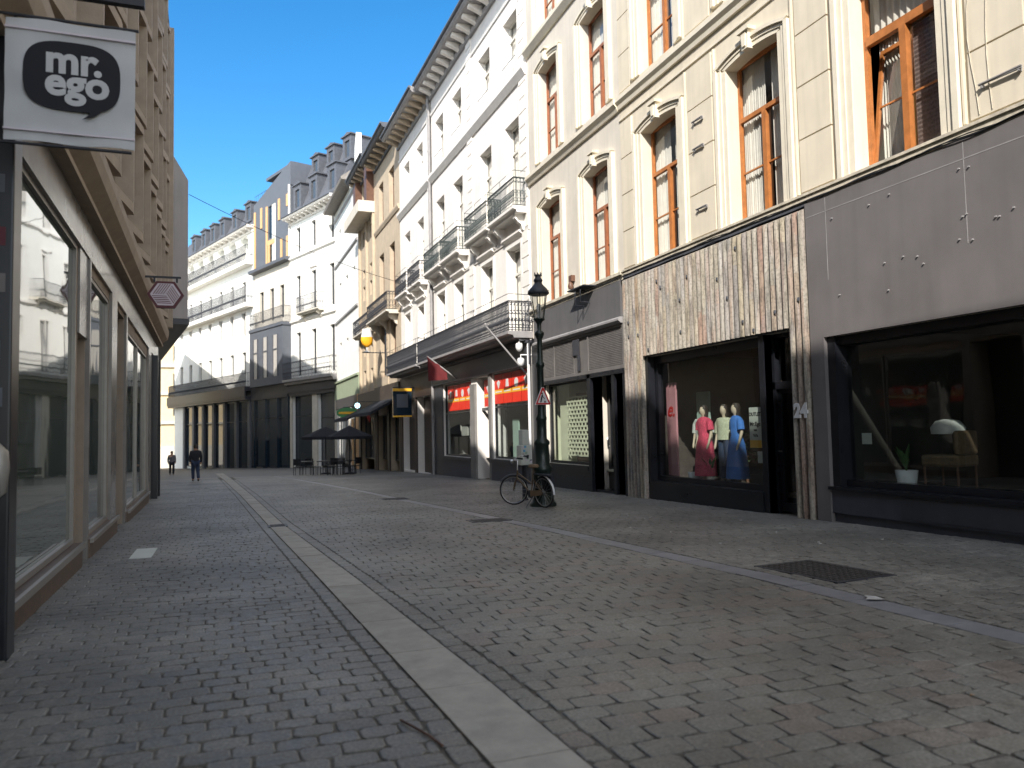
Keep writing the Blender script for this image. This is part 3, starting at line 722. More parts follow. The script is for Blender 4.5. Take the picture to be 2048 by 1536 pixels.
# --- slatted shop front ---
sb = MB()
def slat(mb, s, z0, z1, w=.136, seed=0, y=.05):
    r = random.Random(seed); h = w/2; n = 6
    # half round batten, in one to three lengths of different paint
    cuts = [z0]; k = r.choice([1, 1, 2, 2, 3]); cuts += sorted(r.uniform(z0+.4, z1-.4) for _ in range(k-1)); cuts.append(z1)
    for a, b in zip(cuts, cuts[1:]):
        jj = r.uniform(-.004, .004)
        prof = [(s+h*.96*math.cos(math.pi*i/n)+jj, y+.10*math.sin(math.pi*i/n)) for i in range(n+1)]
        vs = [(x, yy, a) for x, yy in prof]+[(x, yy, b-.0015-(.05*(yy-y)/.085 if b == z1 else 0)) for x, yy in prof]; m = n+1
        mb.add(vs, [(i+1, i, m+i, m+i+1) for i in range(n)]+[tuple(range(m)), tuple(range(2*m-1, m-1, -1)), (0, n, 2*m-1, m)])
s_ = 10.86; i = 0
while s_ < 17.45:
    zb = 3.22 if 11.18 < s_ < 16.5 else (-.16 if s_ < 11.2 else -.24)
    slat(sb, s_, zb, 5.27, seed=i+100); s_ += .1585; i += 1
sb.build('painted_slats', 'slats', C)
r = random.Random(5); kb = MB()
for _ in range(16):
    s = 10.94+.1585*r.randrange(0, 41); z = r.uniform(3.3, 5.15); kb.box(s-.022, s+.022, .135, .152, z-.03, z+.03)
kb.build('wood_knot', 'slate', C)
bb = MB(); bb.box(10.76, 17.49, -.02, .045, 5.27, 5.38); bb.box(10.76, 17.49, 0.002, .045, 3.2, 5.3); bb.box(16.52, 17.49, .002, .045, -.8, 3.2); bb.box(10.76, 11.08, .002, .045, -.8, 3.2)
bb.build('slat_backing', 'slate', C)
# shop window: frame and pane
wf = MB(); y0 = -.30; y1 = -.16
for a, b, c, d in ((16.28, 16.45, .22, 3.2), (12.25, 12.4, .22, 3.2)): wf.box(a, b, y0, y1, c, d)
wf.box(12.4, 16.28, y0, y1, 3.02, 3.2); wf.box(12.4, 16.28, y0, y1, .22, .34); wf.box(12.25, 16.45, y1, .05, .16, .225)
wf.box(12.24, 16.46, .0, .045, -.7, .16); wf.box(12.10, 12.25, -.34, .02, -.7, 3.2)
wf.box(16.447, 16.52, -.30, .043, .16, 3.2); wf.box(16.40, 16.449, -.15, .04, .23, 3.2)
wo_ = wf.build('shop_window', 'black', C)
p = MB(); p.add([(12.4, -.24, .34), (16.28, -.24, .34), (16.28, -.24, 3.02), (12.4, -.24, 3.02)], [(3, 2, 1, 0)]); p.build('pane', 'shopglass', C, parent=wo_)
p = MB(); p.add([(11.2, -.24, 2.3), (12.0, -.24, 2.3), (12.0, -.24, 3.12), (11.2, -.24, 3.12)], [(3, 2, 1, 0)]); p.build('fanlight_pane', 'shopglass', C, parent=wo_)
df = MB(); df.box(11.1, 12.1, -.3, -.16, 2.16, 2.3); df.box(11.1, 11.17, -.3, -.16, -.6, 3.2); df.box(12.03, 12.1, -.3, -.16, -.6, 3.2); df.box(11.17, 12.03, -.3, -.16, 3.12, 3.2)
df.box(11.17, 11.27, -.28, -.22, -.12, 2.16); df.box(11.95, 12.03, -.28, -.22, -.12, 2.16); df.box(11.27, 11.95, -.28, -.22, -.12, .05); df.box(11.27, 11.95, -.28, -.22, 2.08, 2.16)
dd = df.build('shop_door', 'black', C)
p = MB(); p.add([(11.27, -.25, .05), (11.95, -.25, .05), (11.95, -.25, 2.08), (11.27, -.25, 2.08)], [(3, 2, 1, 0)]); p.build('pane', 'frosted', C, parent=dd)
p = MB(); p.tube([(11.99, -.22, 1.0), (11.99, -.15, 1.0), (11.9, -.15, 1.0)], .014, 6); p.build('door_handle', 'chrome', C, parent=dd)
# house number 24
nb = textmb('24', .34, 11.0, .145, 1.62, .016, .02); nb.build('house_number', 'white_plastic', C, label='white metal house number 24')
# interior of the slatted shop
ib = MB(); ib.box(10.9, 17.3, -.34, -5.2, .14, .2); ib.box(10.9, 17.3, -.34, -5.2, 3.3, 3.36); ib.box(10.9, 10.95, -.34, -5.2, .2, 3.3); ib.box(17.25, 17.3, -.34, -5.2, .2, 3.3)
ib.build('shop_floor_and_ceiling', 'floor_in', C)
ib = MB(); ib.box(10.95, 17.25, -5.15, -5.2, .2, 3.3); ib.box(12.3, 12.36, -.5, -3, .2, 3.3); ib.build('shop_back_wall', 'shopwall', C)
ib = MB(); ib.box(15.95, 16.35, -.42, -.47, .34, 2.55); ib.build('pink_side_board', 'pink', C)
ib = MB(); ib.box(15.3, 15.8, -.9, -.95, .9, 2.3); ib.build('mint_side_board', 'green_glass', C)
lb = textmb('e.', .5, 16.16, -.415, 1.75, .008, .004, shear=.35); lb.build('script_lettering', 'red', C)
# --- purple grey shop ---
pb = MB(); pb.box(-6, 10.74, .0, .10, 2.95, 5.34); pb.box(10.42, 10.74, .0, .10, -.7, 2.95)
po = pb.build('fascia_panel', 'panel', C)
pb = MB()
pb.box(-6, 10.72, .10, .103, 5.06, 5.075)
for s in (10.25, 7.63, 5.0, 2.4): pb.box(s-.006, s+.006, .10, .103, 3.9, 5.3)
pb.build('panel_joint', 'ledge', C, parent=po)
pb = MB(); r = random.Random(3)
for s, z in ((9.05, 3.93), (8.7, 3.95), (8.45, 3.9), (8.35, 3.77), (7.75, 3.98), (7.55, 3.93), (7.2, 4.15), (7.15, 4.14), (6.95, 4.2), (7.7, 4.95), (7.55, 4.93), (10.1, 4.9), (9.3, 4.9), (8.9, 4.95), (7.62, 4.3), (7.68, 4.28), (9.0, 3.5), (10.0, 3.6)):
    pb.lathe([(.016, 0), (.016, 0)], (0, 0), 6, cap=False) if 0 else pb.tube([(s, .10, z), (s, .125, z)], .013, 6)
pb.build('screw', 'ledge', C, parent=po)

wf = MB(); wf.box(10.25, 10.42, -.30, .03, .3, 2.95); wf.box(3.0, 10.25, -.3, -.05, 2.80, 2.95); wf.box(3.0, 10.25, -.3, -.1, .45, .56); wf.box(3.0, 10.45, -.1, .12, .40, .455); wf.box(2.6, 3.0, -.3, .03, -.7, 2.95)
wo2 = wf.build('shop_window', 'black', C)
p = MB(); p.add([(3.0, -.22, .56), (10.25, -.22, .56), (10.25, -.22, 2.8), (3.0, -.22, 2.8)], [(3, 2, 1, 0)]); p.build('pane', 'shopglass', C, parent=wo2)
p = MB(); p.add([(-5, -.22, .45), (2.6, -.22, .45), (2.6, -.22, 2.95), (-5, -.22, 2.95)], [(3, 2, 1, 0)]); p.build('pane', 'shopglass', C, parent=wo2)
pb = MB(); pb.box(-6, 10.42, .0, .07, .02, .40); pb.box(-6, 10.42, .0, .02, -.7, .02)
pb.build('stallriser', 'panel_low', C)
pb = MB()
for s0_ in (9.0, 6.6, 4.2): pb.box(s0_-2.1, s0_, .07, .085, .06, .36)
pb.build('stallriser_panel', 'darkgrey', C)
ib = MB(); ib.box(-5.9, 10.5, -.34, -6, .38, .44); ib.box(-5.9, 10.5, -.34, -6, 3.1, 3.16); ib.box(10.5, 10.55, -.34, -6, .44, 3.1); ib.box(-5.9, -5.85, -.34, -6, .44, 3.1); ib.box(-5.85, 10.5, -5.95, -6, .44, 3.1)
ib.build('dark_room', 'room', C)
ib = MB()
for a, b in ((8.9, 8.96), (7.1, 7.18), (5.2, 5.3)): ib.box(a, b, -3.0, -3.06, .44, 2.6)
ib.box(5.2, 8.96, -3.0, -3.06, 2.55, 2.65); ib.box(5.2, 8.9, -2.9, -3.3, 1.25, 1.3)
ib.build('shop_shelving', 'shopwall', C)

# =====================================================================
# GREYER CREAM BUILDING
# =====================================================================
D = Fr(9.5, 0, TR, 17.5)
D.thing('greyish_cream_building', 'narrower cream building with two red brown windows per floor behind the lamp post', 'building')
cent2 = [18.95, 22.17]
rows2 = [(5.5, 3.25), (10.2, 3.05), (14.5, 2.8)]
holes = [(c-.75, c+.75, z, z+h) for c in cent2 for z, h in rows2]
holes += [(19.7, 22.95, .45, 3.0, .3), (18.25, 19.5, -.6, 3.0, .5), (17.62, 18.1, -.6, 3.0, .3)]
wallmb(17.5, 23.95, -.9, 18.2, holes, .32, 9).build('wall', 'cream2', D)
tb = MB(); tb.box(17.5, 23.95, 0.0, .12, 5.42, 5.5); tb.box(17.5, 23.95, 0.0, .05, 5.3, 5.42); tb.build('sill_course', 'sill_dirty', D)
tb = MB()
tb.prof([(0.0, 9.70), (.06, 9.70), (.10, 9.80), (.17, 9.88), (.17, 10.00), (.0, 10.06)], 17.5, 23.95)
tb.prof([(0.0, 14.1), (.06, 14.1), (.18, 14.28), (.18, 14.4), (.0, 14.46)], 17.5, 23.95)
tb.prof([(0.0, 17.5), (.15, 17.6), (.6, 18.0), (.6, 18.2), (.0, 18.3)], 17.5, 23.95)
tb.build('string_course', 'cream_trim', D)
for c in cent2:
    for k, (z, h) in enumerate(rows2):
        put(D, 'window_surround', surround_mesh(('sr2', k), 1.5, h, 'cream_trim'), c, z)
        window(D, wproto(('cw2', k), 1.5, h, .32, 'redbrown_wood', 'glass', 'casement', 'curtain', .075), c, z)
# fascia, ledge, mesh panel
tb = MB(); tb.box(17.5, 23.5, .0, .14, 4.34, 5.28); tb.build('fascia_board', 'fascia', D)
tb = MB(); tb.prof([(0, 4.18), (.14, 4.18), (.22, 4.24), (.22, 4.29), (.16, 4.34), (0, 4.34)], 17.5, 23.5); tb.build('fascia_ledge', 'ledge', D)
tb = MB(); tb.box(17.5, 23.3, .0, .05, 3.02, 4.18)
n = 110
for i in range(n):
    s = 17.55+5.6*i/n
    if not 19.6 < s < 20.6: tb.box(s, s+.018, .05, .07, 3.1, 4.1)
for i in range(22):
    z = 3.1+i*.046; tb.box(17.55, 19.6, .055, .075, z, z+.012); tb.box(20.6, 23.15, .055, .075, z, z+.012)
tb.box(17.5, 23.3, .05, .09, 4.1, 4.18); tb.box(17.5, 23.3, .05, .09, 3.02, 3.1); tb.box(17.5, 17.56, .05, .09, 3.1, 4.1); tb.box(19.58, 19.64, .05, .09, 3.1, 4.1); tb.box(22.0, 22.05, .05, .09, 3.1, 4.1)
tb.build('mesh_panel', 'louvre', D)
tb = MB(); tb.box(20.15, 20.6, .092, .10, 3.62, 4.08); tb.box(20.1, 20.3, .092, .10, 3.15, 3.62); tb.build('dark_patch', 'darkgrey', D)
# black shopfront framing
tb = MB(); tb.box(17.5, 17.62, .0, .08, -.7, 3.02); tb.box(18.1, 18.25, -.3, .08, -.7, 3.02); tb.box(19.5, 19.7, -.28, .10, -.7, 3.02); tb.box(22.95, 23.9, .0, .08, -.7, 4.5)
tb.box(19.7, 22.95, -.02, .12, .32, .45); tb.box(19.7, 22.95, .002, .07, -.7, .32); tb.box(17.5, 23.3, .0, .10, 2.9, 3.02); tb.box(18.25, 19.5, -.5, .0, -.28, -.18)
tb.build('black_shopfront', 'black', D)
tb = MB(); tb.box(17.62, 18.1, -.30, -.26, -.3, 2.9)
for i in range(5): tb.box(17.64+i*.1, 17.68+i*.1, -.26, -.22, -.2, 2.85)
tb.build('side_panel', 'darkgrey', D)
wf = MB(); wf.box(19.7, 19.82, -.2, -.12, .45, 3.0); wf.box(22.85, 22.95, -.2, -.12, .45, 3.0); wf.box(19.82, 22.85, -.2, -.12, 2.86, 3.0); wf.box(19.82, 22.85, -.2, -.12, .45, .53)
wo3 = wf.build('shop_window', 'black', D)
p = MB(); p.add([(19.82, -.16, .53), (22.85, -.16, .53), (22.85, -.16, 2.86), (19.82, -.16, 2.86)], [(3, 2, 1, 0)]); p.build('pane', 'frosted', D, parent=wo3)
def brickgrille(mb, s0, s1, z0, z1, y, bw=.17, bh=.085, t=.034):
    rows_ = int((z1-z0)/bh)
    for i in range(rows_+1):
        z = z0+i*bh; mb.box(s0, s1, y-.012, y+.012, z-t/2, z+t/2)
    for i in range(rows_):
        z = z0+i*bh+t/2; o = bw/2 if i % 2 else 0; s = s0+o
        while s < s1:
            mb.box(s, min(s+t*1.15, s1), y-.009, y+.009, z, z+bh-t); s += bw
g = MB(); brickgrille(g, 19.85, 22.0, .70, 2.5, -.30, .23, .125, .052); g.build('brick_pattern_grille', 'room_pale', D, parent=wo3, label='pale security grille with brick shaped openings')
ib = MB(); ib.box(17.6, 23.5, -.35, -3, .3, .36); ib.box(17.6, 23.5, -.52, -3, 3.05, 3.1); ib.box(19.6, 19.66, -.35, -3, .36, 3.05)
ib.box(22.0, 22.7, -.38, -.42, .4, 3.0); ib.box(23.4, 23.5, -.35, -3, .36, 3.05); ib.build('pale_shop_interior', 'room_pale', D)
ib = MB(); ib.box(17.6, 23.4, -2.9, -3.0, .36, 3.05); ib.box(19.67, 22.0, -.62, -.66, .36, 2.6); ib.build('dark_back_wall', 'shopwall', D)
df = MB(); df.box(18.25, 18.42, -.5, -.42, -.2, 3.0); df.box(19.33, 19.5, -.5, -.42, -.2, 3.0); df.box(18.42, 19.33, -.5, -.42, -.2, .45); df.box(18.42, 19.33, -.5, -.42, 2.75, 3.0)
dd = df.build('shop_door', 'black', D)
p = MB(); p.add([(18.42, -.46, .45), (19.33, -.46, .45), (19.33, -.46, 2.75), (18.42, -.46, 2.75)], [(3, 2, 1, 0)]); p.build('pane', 'frosted', D, parent=dd)
g = MB(); brickgrille(g, 18.42, 19.33, .5, 2.0, -.56, .23, .125, .052); g.build('brick_pattern_grille', 'room_pale', D, parent=dd)
p = MB(); p.tube([(19.42, -.42, 1.0), (19.42, -.36, 1.0), (19.42, -.36, 1.25), (19.42, -.42, 1.25)], .014, 6); p.build('door_handle', 'chrome', D, parent=dd)
# small things fixed above the fascia
p = MB(); p.tube([(19.55, .14, 5.36), (19.55, .45, 5.34), (19.6, .45, 4.95), (19.6, .16, 4.93)], .018, 6); p.tube([(19.2, .14, 5.40), (19.2, .45, 5.38), (19.25, .45, 5.0), (19.25, .16, 4.98)], .018, 6); p.box(18.9, 20.0, .12, .5, 5.38, 5.41)
p.build('awning_bracket', 'iron', D)
p = MB(); p.lathe([(.07, 5.60), (.09, 5.68), (.05, 5.8), (.02, 5.82)], (20.6, .1), 10); p.box(20.5, 20.7, 0, .12, 5.82, 6.0); p.build('alarm_bell', 'dark_wood', D)
cb = MB()
pts = [(17.5+(23.7-17.5)*i/40, .17, 5.34-.02*abs(math.sin(i*.4))) for i in range(41)]; cb.tube(pts, .014, 5); cb.build('cable_run', 'cable', D)

# =====================================================================
# WHITE QUOINED BUILDING (H) and its neighbour (I)
# =====================================================================
TW = 91
def balcony(fr, s0, s1, z, d, h, style, matn='iron', dens=.14, brk=(), top=True, thick=.22, slabm='white_trim', label=None, t=.011):
    b = MB(); b.prof([(0, z-thick), (d*.75, z-thick), (d*.8, z-thick*.6), (d, z-thick*.45), (d, z), (0, z)], s0, s1)
    for s in brk: bracket(b, s, z-thick, .2, d*.7, .6)
    bo = b.build('balcony', slabm, fr, label=label)
    rb = MB(); railing(rb, s0+.04, s1-.04, z, z+h, d-.05, style, True, dens, t=t)
    if top:
        rb.tube([(s0+.04, 0, z+h+.24), (s0+.04, d-.05, z+h+.24), (s1-.04, d-.05, z+h+.24), (s1-.04, 0, z+h+.24)], .012, 4)
        k = max(2, int((s1-s0)/1.2))
        for i in range(k+1):
            s = s0+.04+(s1-s0-.08)*i/k; rb.tube([(s, d-.05, z+h), (s, d-.05, z+h+.24)], .008, 4)
    rb.build('railing', matn, fr, parent=bo)
    return bo
def cornice(fr, s0, s1, z, d, matn, brm, step=.75, hh=.45):
    b = MB(); b.prof([(0, z-.5), (.12, z-.5), (.15, z-.32), (.0, z-.32)], s0, s1); b.prof([(0, z-.1), (d*.9, z-.1), (d, z), (d, z+.18), (0, z+.25)], s0, s1)
    o = b.build('cornice', matn, fr)
    b = MB(); n = int((s1-s0)/step)
    for i in range(n):
        s = s0+(i+.5)*(s1-s0)/n; b.prof([(.0, z-.1), (d*.8, z-.1), (d*.8, z-.22), (.35*d, z-.35), (.0, z-.5)], s-.11, s+.11)
    b.build('cornice_bracket', brm, fr, parent=o)
    b = MB(); b.tube([(s0, d+.04, z+.14), (s1, d+.04, z+.14)], .07, 6); b.build('gutter_pipe', 'grey_metal', fr, parent=o)
def quoin(mb, a, b, z0, z1, st=.5, p=.05):
    mb.box(a, b, 0, p*.55, z0, z1); n = int((z1-z0)/st); st = (z1-z0)/n
    for i in range(n): mb.box(a+(.0 if i % 2 else .06), b-(.0 if i % 2 else .06), p*.55, p, z0+i*st+.02, z0+(i+1)*st-.02)
H = Fr(9.5, 24, TW, 0.0)
H.thing('white_quoined_building', 'tall white building with quoin strips and iron balconies above the red snack bar', 'building')
cw = [1.5, 4.38, 8.1, 10.95]; hr = [(4.85, 3.15), (9.15, 3.35), (14.15, 2.25)]
holes = [(c-.68, c+.68, z, z+h) for c in cw for z, h in hr]
holes += [(.3, 4.1, .45, 3.65, .3), (4.45, 6.0, -.8, 3.65, .7), (6.75, 10.9, .4, 3.65, .3)]
wallmb(0.0, 12.35, -1.2, 18.6, holes, .32, 10).build('wall', 'white', H)
q = MB(); quoin(q, .04, .68, 4.85, 18.0); quoin(q, 5.95, 6.6, 4.85, 18.0); q.build('quoin_strip', 'white_trim', H)
q = MB(); q.prof([(0, 13.62), (.06, 13.62), (.2, 13.85), (.2, 14.0), (.0, 14.05)], 0, 12.35); q.prof([(0, 17.0), (.05, 17.0), (.07, 17.1), (0, 17.12)], 0, 12.35); q.prof([(0, 8.25), (.04, 8.25), (.06, 8.35), (0, 8.38)], 0, 12.35)
q.box(0, 12.35, .0, .09, 4.5, 4.84); q.build('string_course', 'white_trim', H)
def plain_surround(fr, c, z, w, h, matn, hood=False):
    q = MB(); a = .13; q.box(-w/2-a, -w/2, 0, .045, 0, h+a); q.box(w/2, w/2+a, 0, .045, 0, h+a); q.box(-w/2, w/2, 0, .045, h, h+a)
    if hood: q.prof([(0, h+a+.1), (.16, h+a+.2), (.16, h+a+.27), (0, h+a+.3)], -w/2-.2, w/2+.2)
    return put(fr, 'window_surround', q.mesh('window_surround', matn), c, z)
for c in cw:
    for k, (z, h) in enumerate(hr):
        window(H, wproto(('hw', k), 1.36, h, .32, 'white_wood', 'glass', 'plainT', 'curtain', .07, .7), c, z)
        if k == 0: plain_surround(H, c, z, 1.36, h, 'white_trim', True)
    for k_ in ('rail',):
        rb = MB(); railing(rb, -.66, .66, 0, .55, .06, 'plain', False, .13); put(H, 'window_guard', rb.mesh('window_guard', 'white_plastic'), c, 14.17)
for c in cw:
    balcony(H, c-1.36, c+1.36, 9.08, .55, .98, 'ornate', 'iron_green', .125, (c-1.0, c+1.0))
balcony(H, -.05, 12.35, 4.78, .9, 1.0, 'scroll', 'iron', .13, (), slabm='ledge', t=.019, label='long first floor balcony with scrolled ironwork')
cornice(H, -.1, 12.35, 18.3, .85, 'ledge', 'white_trim')
q = MB(); q.prof([(.3, 18.5), (-5, 22.0), (-10, 18.5)], 0, 12.35); ro = q.build('roof', 'slate', H)
for c in (1.6, 4.4, 8.2, 11.0):
    q = MB(); q.box(c-.75, c+.75, -.4, -3, 18.6, 20.4); q.box(c-.9, c+.9, -.3, -3.4, 20.4, 20.55); q.build('dormer', 'purewhite', H, parent=ro)
p = MB(); p.tube([(12.45, .12, 18.3), (12.45, .16, 17.6), (12.45, .1, 17.3), (12.45, .1, -.6)], .075, 8); p.build('downpipe', 'ledge', H, label='grey zinc downpipe at the far edge')
p = MB(); p.tube([(.06, .14, 4.5), (.06, .14, .6)], .05, 8); p.build('downpipe', 'white_plastic', H, label='short white pipe beside the lamp post')
# shopfront of H
q = MB(); q.box(0.0, 12.35, .092, .16, 3.68, 4.5); q.box(0, 12.35, 0, .25, 4.4, 4.5); q.build('dark_fascia', 'darkgrey', H)
q = MB(); q.box(6.03, 6.65, -.05, .10, -.7, 3.4); q.box(4.12, 4.42, -.1, .07, -.7, 3.66); q.box(0, .28, 0, .06, -.7, 3.66); q.build('shop_pillar', 'pillar_grey', H)
q = MB(); q.box(10.95, 12.34, .0, .05, -.7, 3.66); q.box(.28, 4.12, -.02, .14, .28, .42); q.box(6.66, 10.95, -.02, .14, .24, .38); q.build('shop_frame', 'darkgrey', H)
q = MB(); q.box(.28, 4.12, .001, .09, -.7, .28); q.box(6.66, 10.95, .001, .09, -.75, .24); q.build('stallriser', 'panel_low', H)
def shopwin(fr, a, b, z0, z1, y, glass, frame='black', tr=None):
    q = MB(); t = .07; q.box(a, a+t, y-.05, y+.02, z0, z1); q.box(b-t, b, y-.05, y+.02, z0, z1); q.box(a+t, b-t, y-.05, y+.02, z1-t, z1); q.box(a+t, b-t, y-.05, y+.02, z0, z0+t)
    if tr: q.box(a+t, b-t, y-.05, y+.03, tr, tr+.07)
    o = q.build('shop_window', frame, fr); p = MB(); p.add([(a+t/2, y-.03, z0+t/2), (b-t/2, y-.03, z0+t/2), (b-t/2, y-.03, z1-t/2), (a+t/2, y-.03, z1-t/2)], [(3, 2, 1, 0)]); p.build('pane', glass, fr, parent=o); return o
w1 = shopwin(H, .3, 4.1, .45, 3.65, -.1, 'shopglass', 'black', 2.35); w2 = shopwin(H, 6.75, 10.9, .4, 3.65, -.1, 'shopglass', 'black', 2.28)
q = MB(); q.box(4.45, 6.0, -.64, -.7, -.8, 2.3); q.build('shop_door', 'black', H)
q = MB(); q.box(4.5, 6.0, -.2, -.26, 2.3, 2.42); q.build('door_head', 'darkgrey', H)
def redpanels(a, b, z0, z1, n, y, seed):
    rr = random.Random(seed); wd = (b-a)/n
    for i in range(n):
        s0_, s1_ = a+i*wd+.03, a+(i+1)*wd-.03; z0_ = z0; h = z1-z0
        q = MB(); q.cur = 0; q.box(s0_, s1_, y, y+.012, z0, z1)
        q.cur = 1; q.box(s0_, s1_, y+.012, y+.016, z0+h*.33, z0+h*.48)
        q.cur = 2; cx = (s0_+s1_)/2; ww = (s1_-s0_)*.22; zz = z0+h*.62
        k = i % 3
        if k == 0: q.prism([(cx-ww, zz+.12), (cx, zz-.14), (cx+ww, zz+.12), (cx, zz+.2)], y+.012, y+.018)
        elif k == 1: q.prism([(cx+ww*math.cos(t*.7), zz+.02+.17*math.sin(t*.7)) for t in range(9)], y+.012, y+.018)
        else: q.prism([(cx-ww*.8, zz-.08), (cx+ww*.8, zz-.08), (cx+ww*.6, zz+.2), (cx-ww*.6, zz+.2)], y+.012, y+.018)
        q.box(s0_+.1, s1_-.1, y+.016, y+.019, z0+h*.385, z0+h*.425)
        q.build('red_menu_panel', ['redpanel', 'yellow', 'white_plastic'], H, label='red menu panel with yellow band and white emblem')
redpanels(.36, 4.05, 2.5, 3.6, 4, -.075, 1); redpanels(4.55, 5.6, 2.45, 3.5, 1, -.18, 2); redpanels(6.82, 10.4, 2.42, 3.55, 4, -.075, 3)
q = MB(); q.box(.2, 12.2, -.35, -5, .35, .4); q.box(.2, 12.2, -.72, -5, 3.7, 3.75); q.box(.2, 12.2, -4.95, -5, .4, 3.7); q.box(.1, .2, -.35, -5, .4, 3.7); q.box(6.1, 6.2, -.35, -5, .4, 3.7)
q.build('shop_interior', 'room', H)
q = MB(); q.box(2.6, 3.2, -.45, -.5, .5, 1.9); q.build('mint_board', 'green_glass', H)
q = MB(); q.prism([(1.9+.45*math.cos(t*.6), .95+.4*math.sin(t*.6)) for t in range(10)], -.42, -.46); q.build('blue_window_print', 'blue_print', H)
q = MB(); q.box(7.2, 8.6, -.5, -.56, 1.2, 2.1); q.box(8.9, 9.8, -.5, -.56, 1.3, 1.7); q.build('cream_menu_board', 'curtain', H)

I = Fr(9.5, 24, TW, 12.55)
I.thing('white_corner_strip_building', 'white building beyond the zinc downpipe with two windows per floor', 'building')
ci = [14.72, 17.65]
holes = [(c-.63, c+.63, z, z+h) for c in ci for z, h in hr]+[(13.0, 15.9, -.6, 3.3, .4), (16.3, 19.2, -.6, 3.3, .4)]
wallmb(12.55, 19.45, -1.4, 18.6, holes, .32, 10).build('wall', 'white', I)
q = MB(); quoin(q, 12.62, 13.1, 4.85, 18.0); q.build('quoin_strip', 'white_trim', I)
q = MB(); q.prof([(0, 13.62), (.06, 13.62), (.2, 13.85), (.2, 14.0), (.0, 14.05)], 12.55, 19.45); q.prof([(0, 17.0), (.05, 17.0), (.07, 17.1), (0, 17.12)], 12.55, 19.45); q.box(12.55, 19.45, .0, .09, 4.5, 4.84); q.build('string_course', 'white_trim', I)
for c in ci:
    for k, (z, h) in enumerate(hr):
        window(I, wproto(('iw', k), 1.26, h, .32, 'white_wood', 'pane_pale', 'plainT', None, .07, .7), c, z)
        if k == 0: plain_surround(I, c, z, 1.26, h, 'white_trim', True)
    balcony(I, c-1.3, c+1.3, 9.08, .48, .98, 'ornate', 'iron', .16, (c-.9, c+.9))
balcony(I, 12.6, 19.4, 4.78, .9, 1.0, 'ornate', 'iron', .15, (), slabm='ledge', t=.018)
cornice(I, 12.5, 19.6, 18.3, 1.0, 'ledge', 'beige')
q = MB(); q.prof([(.3, 18.5), (-5, 21.5), (-10, 18.5)], 12.55, 19.45); q.build('roof', 'slate', I)
q = MB(); q.box(12.55, 19.45, .0, .12, 3.3, 4.5); q.box(12.55, 13.0, 0, .08, -1, 3.3); q.box(15.9, 16.3, 0, .08, -1, 3.3); q.box(19.2, 19.45, 0, .08, -1, 3.3); q.build('shopfront', 'tan_board', I)
q = MB(); q.box(13.0, 15.9, -.35, -.40, -1, 3.3); q.box(16.3, 19.2, -.35, -.4, -1, 3.3); q.build('shop_door', 'tan_board', I)
# =====================================================================
# FURTHER BUILDINGS ON THE RIGHT
# =====================================================================
B = Fr(9.5, 24, TW, 19.5)
B.thing('beige_building', 'beige stone building with brown windows beyond the white houses', 'building')
cb_ = [21.6, 24.75]; hb = [(5.0, 3.3), (9.0, 3.85), (14.9, 2.55)]
holes = [(c-.72, c+.72, z, z+h) for c in cb_ for z, h in hb]+[(19.9, 22.6, -.9, 2.6, .5), (23.2, 26.3, -.9, 2.6, .5)]
wallmb(19.5, 26.65, -1.5, 19.6, holes, .32, 10).build('wall', 'beige', B)
for c in cb_:
    for k, (z, h) in enumerate(hb):
        window(B, wproto(('bw', k), 1.44, h, .32, 'dark_wood', 'pane_far', 'plainT', None, .09, .7), c, z)
q = MB(); q.prof([(0, 14.4), (.06, 14.4), (.14, 14.58), (.14, 14.68), (.0, 14.7)], 19.5, 26.65); q.prof([(0, 8.7), (.06, 8.7), (.06, 8.5), (0, 8.5)], 19.5, 26.65)
quoin(q, 22.95, 23.4, 3.9, 8.3); q.build('string_course', 'beige', B)
balcony(B, 20.0, 26.3, 8.6, .75, 1.05, 'ornate', 'iron', .17, (20.5, 23.2, 25.8), top=False, slabm='pale')
cornice(B, 19.5, 26.65, 19.2, 1.0, 'slate', 'beige', .9)
q = MB(); q.prof([(.6, 19.3), (-5, 22.6), (-10, 19.3)], 19.5, 26.65); rf = q.build('roof', 'slate', B)
q = MB(); q.box(25.0, 26.3, -1.0, -1.9, 19.6, 22.2); q.box(24.9, 26.4, -.9, -2.0, 22.2, 22.35); q.build('chimney', 'purewhite', B, parent=rf)
q = MB(); q.prof([(.02, 3.6), (1.7, 2.7), (1.74, 2.5), (1.6, 2.62), (.02, 3.4)], 19.8, 26.3); q.build('awning', 'parasol', B)
q = MB(); q.box(19.5, 26.6, .0, .2, 3.5, 4.4); q.box(19.5, 19.9, 0, .1, -1.4, 3.5); q.box(22.6, 23.2, 0, .1, -1.4, 3.5); q.box(26.3, 26.6, 0, .1, -1.4, 3.5); q.build('shopfront', 'tan_board', B)
shopwin(B, 23.2, 26.3, -.2, 2.6, -.3, 'mirror_blue'); shopwin(B, 19.9, 22.6, -.2, 2.6, -.3, 'mirror_blue')
q = MB()
for i in range(12): 
    z = 5.1+i*.27; q.box(23.4, 24.0, .01, .03, z, z+.03)
    q.box(23.42+i*.05, 23.44+i*.05, .01, .03, 5.1, 8.1)
q.build('lattice', 'iron', B)

